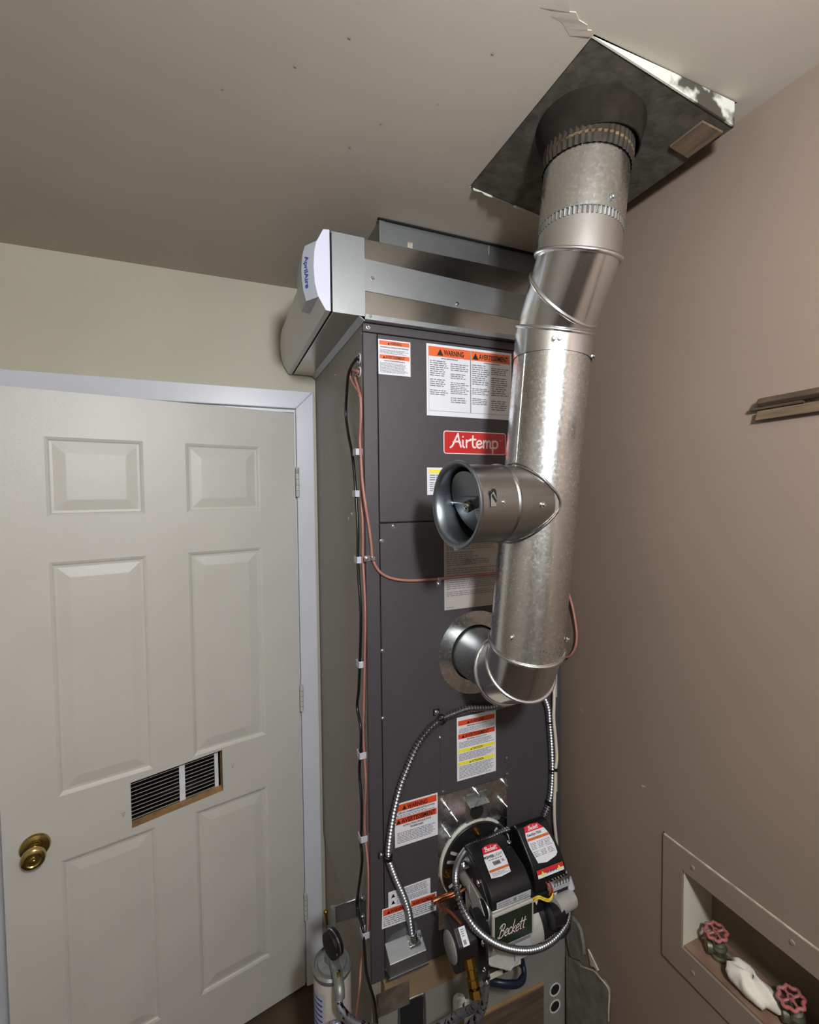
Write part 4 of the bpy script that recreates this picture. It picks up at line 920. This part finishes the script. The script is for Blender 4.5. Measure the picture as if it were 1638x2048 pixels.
    mo = obj('motor', G().revolve((x1, mc[0], mc[1]), (1, 0, 0), [(.0001, 0), (.056, 0), (.061, .006), (.061, .05), (.063, .052), (.063, .125), (.058, .137), (.040, .143), (.0001, .143)], 40), M_BLKMET, b, smooth=35, label='black blower motor')
    obj('motor_shell', G().revolve((x1+.004, mc[0], mc[1]), (1, 0, 0), [(.0615, .004), (.0635, .006), (.0635, .044), (.0615, .046)], 40), M_CAST, mo, smooth=40)
    obj('capacitor', G().cyl((.438, -.728, .713), (.500, -.716, .706), .022, n=28), M_CAST, mo, smooth=40)
    obj('capacitor_strap', G().revolve((.416, -.732, .700), (1, 0, -.06), [(.0001, 0), (.025, 0), (.025, .036), (.0001, .036)], 28), M_BLACK, mo, smooth=40)
    obj('capacitor_label', G().revolve((.462, -.7234, .7103), (.062, .012, -.007), [(.0223, 0), (.0223, .022)], 12, a0=rad(200), a1=rad(300)), M_WHITE, mo)
    # pump on the left
    pu = obj('fuel_pump', G().prism([(.196, -.690, .690), (.196, -.745, .675), (.196, -.765, .70), (.196, -.762, .752), (.196, -.735, .776), (.196, -.690, .770)], (-.052, 0, 0)), M_BLKMET, b, smooth=25, bevel=.004, label='black fuel pump')
    obj('pump_mount', G().cyl((.196, -.72, .726), (.242, -.70, .720), .034, n=24), M_BLKMET, pu, smooth=40)
    obj('pump_cap', G().revolve((.1435, -.727, .726), (-1, 0, 0), [(.0001, .006), (.027, .006), (.031, .003), (.031, 0)], 32), mat('grey pump cap', (124, 122, 116), .6, var=.12, vscale=60), pu, smooth=40)
    obj('pump_flange', G().prism([(.206, -.700, .664), (.206, -.770, .652), (.206, -.780, .70), (.206, -.775, .752), (.206, -.70, .775)], (.006, 0, 0)), M_BLKMET, pu, bevel=.001)
    for y, z in ((-.755, .745), (-.762, .690), (-.772, .668)): screw(pu, (.206, y-.008, z), (0, -1, 0), .004, .006)
    fr = Fr((.150, -.7475, .768), (1, 0, 0), Vector((0, .030, -.0245))); 
    pf = Fr((.152, -.7642, .7512), (1, 0, 0), Vector((0, .027, .024)).normalized())
    pl = obj('pump_label', pf.rect(G(), .004, .002, .020, .036, .0012, .0022), M_WHITE, pu)
    g = G(); pf.rect(g, .007, .005, .014, .013, .0022, .0025); fine_print(g, pf, .007, .017, .033, .018, 4, .0026, 6); obj('small_print', g, M_PRINT, pl)['kind'] = 'stuff'
    bf = obj('brass_fitting', G().revolve((.170, -.764, .716), (.0, -.45, -.85), [(.0001, -.008), (.014, -.008), (.014, .010), (.011, .012), (.011, .028), (.0135, .030), (.0135, .042), (.007, .046), (.007, .060), (.0001, .060)], 8), M_BRASSD, pu, smooth=25, label='brass hose fitting')
    obj('fitting_nut', G().revolve((.170, -.7815, .683), (.0, -.45, -.85), [(.0115, .010), (.0138, .010), (.0138, .024), (.0115, .024)], 6, closed=True), M_BRASSD, bf)
    # copper nozzle line
    obj('copper_line', G().tube(smooth_path([(.168, -.735, .775), (.160, -.70, .775), (.150, -.665, .765), (.152, -.640, .752), (.172, -.625, .742), (.205, -.622, .738), (.238, -.628, .752), (.243, -.640, .770)], 8), .0045, 10), M_COPPER, b, smooth=60)
    obj('copper_bulb', G().tube(smooth_path([(.212, -.612, .735), (.186, -.606, .728), (.158, -.602, .724)], 6), .0075, 12), M_COPPER, b, smooth=60)
    # gasket strips under the burner
    obj('white_strip', G().box(.260, -.702, .570, .300, -.698, .581), M_WIREW, b); obj('white_strip', G().box(.308, -.702, .574, .354, -.698, .585), M_WIREW, b); obj('cradle', G().box(.256, -.697, .565, .360, -.63, .648), M_BLKMET, b)
build_burner()
t = thing('armoured_conduit', 'ribbed metal conduit looping in front of the burner', 'conduit', (.3, -.77, .70))
LOOP = [(.488,-.690,.765),(.500,-.700,.752),(.507,-.708,.728),(.494,-.722,.696),(.462,-.745,.678),(.405,-.764,.674),(.345,-.774,.684),(.285,-.776,.708),(.230,-.775,.745),(.186,-.770,.790),(.161,-.755,.832),(.157,-.732,.862),(.170,-.702,.868),(.196,-.664,.858),(.228,-.630,.846),(.262,-.606,.838),(.31,-.6015,.838),(.355,-.6015,.844),(.388,-.603,.846)]
obj('conduit_jacket', ribbed(LOOP, .0086, .0074, 14, .0034), M_COND, t, smooth=50)
obj('conduit_fitting', G().cyl((.502, -.701, .748), (.507, -.709, .724), .0105, n=16), M_CLIP, t, smooth=40)
obj('conduit_fitting', G().cyl((.486, -.688, .768), (.497, -.697, .756), .0095, n=16), M_CAST, t, smooth=40)

t = obj('blue_cable_coil', G().tube(smooth_path([(.352, -.665, .563), (.385, -.655, .538)]+[(.345+.052*math.cos(a)+.004*math.sin(5*a), -.650+.032*math.sin(a), .500+.010*math.sin(2*a)+.003*k) for k in range(3) for a in [2*math.pi*j/10 for j in range(10)]], 4), .007, 8), M_BLUECOIL, smooth=60)
tag(t, 'dark blue cable coiled under the burner', 'cable')

# ------------------------------------------------------------------ oil filter with bracket, gauge and hoses
def build_filter():
    c = (-.082, -.50)
    f = thing('oil_filter', 'spin-on oil filter canister hanging beside the furnace base', 'filter', (c[0], c[1], .33))
    obj('canister', G().revolve((c[0], c[1], .335), (0, 0, 1), [(.0001, 0), (.040, 0), (.047, .006), (.0475, .012), (.0475, .215), (.0001, .215)], 48), M_FILT, f, smooth=35, label='cream enamel canister')
    fr_lbl = G().revolve((c[0], c[1], .36), (0, 0, 1), [(.0479, 0), (.0479, .165)], 16, a0=rad(95), a1=rad(190)); lb = obj('printed_label', fr_lbl, M_LBLGREY, f)
    g = G()
    for k in range(11): g.revolve((c[0], c[1], .37+k*.0135), (0, 0, 1), [(.0482, 0), (.0482, .005)], 12, a0=rad(100+8*(k % 3)), a1=rad(180))
    obj('small_print', g, M_BLUE, lb)['kind'] = 'stuff'
    obj('head', G().revolve((c[0], c[1], .550), (0, 0, 1), [(.0001, 0), (.0485, 0), (.0505, .004), (.0505, .012), (.046, .017), (.044, .012), (.038, .012), (.036, .018), (.020, .024), (.018, .040), (.0001, .040)], 48), M_HEAD, f, smooth=30, label='cast grey filter head')
    obj('head_arm', G().box(c[0]-.011, c[1]-.045, .572, c[0]+.011, c[1]+.03, .596), M_HEAD, f, bevel=.004)
    obj('outlet_elbow', G().tube(smooth_path([(c[0], c[1]-.03, .585), (c[0], c[1]-.065, .585), (c[0]-.002, c[1]-.086, .580), (c[0]-.004, c[1]-.095, .566)], 6), .0125, 12), M_HEAD, f, smooth=60)
    obj('bleed_screw', G().cyl((c[0], c[1]-.072, .596), (c[0], c[1]-.072, .610), .0045, n=6), M_BRASS, f)
    # hose end
    # vacuum gauge standing on the head
    gz = .632; gc = Vector((c[0]-.002, c[1]-.02, gz)); ax = Vector((-.92, -.38, 0)).normalized()
    ga = obj('vacuum_gauge', G().revolve(gc-ax*.011, ax, [(.0001, 0), (.031, 0), (.032, .003), (.032, .019), (.030, .022), (.0001, .022)], 36), M_BLACK, f, smooth=30, label='black vacuum gauge')
    obj('gauge_band', G().revolve(gc-ax*.002, ax, [(.0322, 0), (.0322, .003)], 36), M_SCREW, ga)
    obj('gauge_stem', G().cyl((gc.x, gc.y, .588), (gc.x, gc.y, .605), .007, n=6), M_BRASSD, f)
    obj('bleed_plug', G().sphere((c[0]-.012, c[1]+.012, .690), .006, 10, 8).cyl((c[0]-.010, c[1]+.010, .660), (c[0]-.012, c[1]+.012, .690), .004, n=8), M_BRASSD, f, smooth=40)
    # bracket plate to the furnace side
    br = thing('filter_bracket', 'galvanised angle bracket holding the oil filter to the furnace side', 'bracket', (-.03, -.49, .63))
    obj('plate', G().prism([(-.075, -.475, .640), (-.010, -.482, .640), (-.002, -.487, .645), (-.002, -.487, .692), (-.010, -.482, .694), (-.075, -.475, .684)], (0, .0016, 0)), M_GALVD, br, bevel=.0004)
    obj('tab', G().prism([(-.0006, -.486, .648), (-.0006, -.528, .652), (-.0006, -.530, .722), (-.0006, -.520, .728), (-.0006, -.486, .694)], (-.0018, 0, 0)), M_GALVD, br)
    for z in (.716, .666): screw(br, (-.0024, -.512, z), (-1, 0, 0), .005, .005)
    obj('clamp_arm', G().box(-.078, -.485, .59, -.068, -.470, .686), M_HEAD, br)
    # valve under the filter with yellow handle
    v = thing('shutoff_valve', 'brass shut-off valve with yellow handle in front of the filter canister', 'valve', (-.11, -.575, .40))
    obj('body', G().revolve((-.105, -.585, .395), (0, 0, 1), [(.0001, 0), (.014, 0), (.014, .02), (.018, .024), (.018, .048), (.013, .052), (.013, .075), (.0001, .075)], 10), M_BRASSD, v, smooth=25)
    obj('handle', G().box(-.142, -.600, .405, -.122, -.572, .452), mat('yellow handle', (232, 170, 30), .4), v, bevel=.003)
    h1 = tag(obj('braided_hose', G().tube(smooth_path([(-.087, -.596, .566), (-.088, -.603, .556), (-.080, -.610, .544), (-.060, -.618, .522), (-.030, -.625, .503), (.0, -.630, .487), (.045, -.64, .465), (.10, -.655, .458), (.14, -.67, .475), (.172, -.70, .52), (.184, -.74, .57), (.178, -.775, .625), (.173, -.79, .664)], 6), .0088, 12), M_BRAID, smooth=60), 'braided steel hose from the filter outlet up to the fuel pump', 'hose')
    h2 = tag(obj('braided_hose', G().tube(smooth_path([(-.105, -.590, .460), (-.110, -.600, .505), (-.104, -.610, .526), (-.090, -.616, .522), (-.066, -.624, .500), (-.035, -.634, .480), (.0, -.642, .461), (.045, -.652, .440), (.10, -.664, .432), (.15, -.684, .446), (.192, -.712, .492), (.216, -.742, .56), (.216, -.758, .63), (.2155, -.760, .668)], 6), .0088, 12), M_BRAID, smooth=60), 'braided steel hose rising from the brass valve with yellow handle to the pump', 'hose')
build_filter()
o = obj('cable_clamp', G().prism([(.212, -.600, .425), (.240, -.600, .428), (.244, -.600, .440), (.226, -.600, .452), (.214, -.600, .446)], (0, -.014, 0)).prism([(.238, -.612, .36), (.252, -.612, .372), (.254, -.612, .436), (.240, -.612, .440)], (0, -.008, 0)).box(.216, -.606, .385, .240, -.592, .43), M_PLASTW, bevel=.003)
tag(o, 'white plastic clamp below the fuel pump', 'clamp')

# ================================================================== RIGHT WALL ITEMS
def build_valve_box():
    x = XR; ny0, ny1, nz0, nz1 = -1.215, -.947, .748, .925
    b = thing('valve_box', 'recessed wall box with brown painted frame around shut-off valves', 'wall box', (x+.04, -1.07, nz0))
    fo = [(-.900, .687), (-1.262, .687), (-1.262, .976), (-.900, .976)]
    g = G(); inn = [(ny1, nz0), (ny0, nz0), (ny0, nz1), (ny1, nz1)]
    for xx in (x-.006, x-.0006):
        g.ringquad([(xx, *p) for p in fo], [(xx, *p) for p in inn])
    for L in (fo, inn):
        for i in range(4): g.quad((x-.006, *L[i]), (x-.006, *L[(i+1) % 4]), (x-.0006, *L[(i+1) % 4]), (x-.0006, *L[i]))
    obj('frame', g, M_WALLR, b)
    obj('frame_gap', G().box(x-.0022, -.8995, .686, x-.0007, -.8975, .977).box(x-.0022, -1.262, .6835, x-.0007, -.8975, .6865), M_GAP, b)
    obj('frame_chip', G().box(x-.0064, -1.262, .9745, x-.004, -.902, .9772), M_TORN, b, label='bare white top edge of the frame')
    for y, z in ((-.972, .949), (-1.160, .955), (-.976, .716), (-1.16, .72)):
        obj('frame_screw', G().revolve((x-.006, y, z), (-1, 0, 0), [(.0001, .002), (.004, .0018), (.005, 0)], 14), M_WALLR, b, smooth=40)
    dp = .094
    obj('side_liner', G().box(x-.0004, ny1-.003, nz0, x+dp, ny1-.0004, nz1), M_RECW, b, label='white side of the recess')
    obj('back_liner', G().box(x+dp-.003, ny0, nz0, x+dp, ny1-.003, nz1), M_RECB, b)
    obj('floor_liner', G().box(x-.0004, ny0, nz0+.0004, x+dp-.003, ny1-.003, nz0+.004), M_RECF, b)
    obj('top_liner', G().box(x-.0004, ny0, nz1-.004, x+dp-.003, ny1-.003, nz1-.0004), M_RECB, b)
    obj('near_liner', G().box(x-.0004, ny0+.0004, nz0+.004, x+dp-.003, ny0+.003, nz1-.004), M_RECB, b)
    obj('floor_lath', G().box(x+.060, ny0+.01, nz0+.004, x+.066, ny1-.004, nz0+.010), M_RECB, b)
    def valve(y, xx, label, ax):
        v = thing('gate_valve', label, 'valve', (xx, y, nz0+.004)); z0 = nz0+.0042; A = Vector(ax).normalized()
        obj('body', G().revolve((xx, y, z0), (0, 0, 1), [(.0001, 0), (.015, 0), (.015, .006), (.011, .008), (.013, .018), (.016, .024), (.013, .031), (.0001, .031)], 20), M_VBODY, v, smooth=30)
        obj('side_port', G().revolve((xx, y, z0+.020), (-.75, .66, 0), [(.0001, .024), (.009, .024), (.0135, .023), (.0135, .014), (.010, .013), (.010, 0)], 18), M_VBODY, v, smooth=30)
        obj('port_face', G().revolve((xx, y, z0+.020), (-.75, .66, 0), [(.0001, .0245), (.009, .0245)], 18), M_BRASSD, v)
        q = Vector((xx, y, z0+.028)); obj('bonnet', G().revolve(q, A, [(.0001, 0), (.013, 0), (.013, .006), (.008, .008), (.006, .024), (.003, .026), (.003, .036), (.0001, .036)], 14), M_VBODY, v, smooth=30)
        hc = q+A*.032; e1 = A.orthogonal().normalized(); e2 = A.cross(e1)
        rim = [hc+(e1*math.cos(2*math.pi*k/40)+e2*math.sin(2*math.pi*k/40))*(.0195+.0022*math.cos(2*math.pi*k/40*8)) for k in range(40)]
        w = obj('handwheel', G().tube(rim, .0036, 8, closed=True), M_VRED, v, smooth=60, label='faded red handwheel')
        for k in range(4):
            d = e1*math.cos(k*math.pi/2+.4)+e2*math.sin(k*math.pi/2+.4); obj('spoke', G().tube([hc+d*.003, hc+d*.019], .0026, 6), M_VRED, w)
        obj('hub', G().cyl(hc-A*.003, hc+A*.004, .006, n=10), M_VRED, w)
    valve(-.998, x+.044, 'tarnished gate valve with faded red handwheel near the white side of the recess', (-.25, .05, 1))
    valve(-1.142, x+.046, 'gate valve with red handwheel at the dark end of the recess beside the rag', (-.35, .1, 1))
    # crumpled rag
    rnd = random.Random(3); g = G(); n, m = 28, 16; c = Vector((x+.026, -1.078, nz0+.0042)); k0 = len(g.v)
    for i in range(m+1):
        t = math.pi*i/m
        for j in range(n):
            a = 2*math.pi*j/n; fold = 1+.13*math.sin(5*a+2*t)+.07*math.sin(9*a-1.3)
            px = .026*math.sin(t)*math.cos(a)*fold; py = .046*math.sin(t)*math.sin(a)*fold; pz = .024*(1-math.cos(t))*(.9+.12*math.sin(3*a+i*.5))
            g.v.append((c.x+px-.004*math.sin(a), c.y+py, c.z+pz+.012*max(0, math.sin(a))*math.sin(t)))
    for i in range(m): g.f += [(k0+i*n+j, k0+i*n+(j+1) % n, k0+(i+1)*n+(j+1) % n, k0+(i+1)*n+j) for j in range(n)]
    tag(obj('rag', g, M_CLOTH, smooth=70), 'crumpled white rag lying between the two red-handled valves', 'rag')
build_valve_box()

o = obj('wood_rail', G().prism([(XR-.0006, -1.092, 1.917), (XR-.0006, -1.092, 1.934), (XR-.016, -1.090, 1.931), (XR-.020, -1.090, 1.922), (XR-.012, -1.092, 1.915)], (0, -.75, .010)), M_WOODD, bevel=.002)
tag(o, 'dark wooden strip fixed on the brown wall, upper of the pair', 'wood strip')
obj('peg', G().cyl((XR-.008, -1.075, 1.914), (XR-.008, -1.16, 1.915), .004, n=10), M_WOODD, o, smooth=40)
o = obj('wood_rail', G().prism([(XR-.0006, -1.086, 1.892), (XR-.0006, -1.086, 1.909), (XR-.013, -1.088, 1.909), (XR-.013, -1.084, 1.892)], (0, -.75, .008)), mat('aged brown wood', (116, 96, 72), .7, col2=(84, 68, 50), vscale=12, stretch=(9, 1, 9)), bevel=.0015)
tag(o, 'paler wooden strip fixed on the brown wall, lower of the pair', 'wood strip')

# torn board beside the stand
g = G().prism([(.600, y, z) for y, z in ((-.583,.382),(-.588,.20),(-.60,.001),(-.715,.001),(-.735,.333),(-.746,.388),(-.748,.441),(-.738,.449),(-.727,.451),(-.712,.446),(-.698,.446),(-.67,.428),(-.645,.41),(-.62,.405),(-.604,.394))], (.009, 0, 0))
o = tag(obj('broken_board', g, M_GREYBOARD, bevel=.001), 'broken grey board with ragged edge leaning on the brown wall by the stand', 'board')
obj('torn_edge', G().tube(smooth_path([(.600, -.748, .36), (.599, -.749, .395), (.600, -.7495, .44), (.600, -.738, .450), (.600, -.714, .448), (.600, -.698, .447), (.600, -.672, .430), (.600, -.645, .411)], 4), .0022, 6), M_TORN, o)
g = G().prism([(.5985+.002*math.sin(i), y, z) for i, (y, z) in enumerate(((-.581,.499),(-.606,.522),(-.628,.521),(-.643,.514),(-.655,.485),(-.659,.459),(-.648,.430),(-.632,.416),(-.604,.396),(-.588,.437)))], (.010, 0, 0))
tag(obj('torn_paper', g, M_GREYBOARD, bevel=.001), 'curled torn grey paper strip above the broken board', 'paper')
g = G().prism([(.6055, y, z) for y, z in ((-.666,.478),(-.676,.474),(-.705,.454),(-.700,.446),(-.690,.450),(-.678,.440))], (.004, 0, 0))
tag(obj('paper_chip', g, M_TORN), 'small peeled white chip of wall paper above the broken board', 'paper')
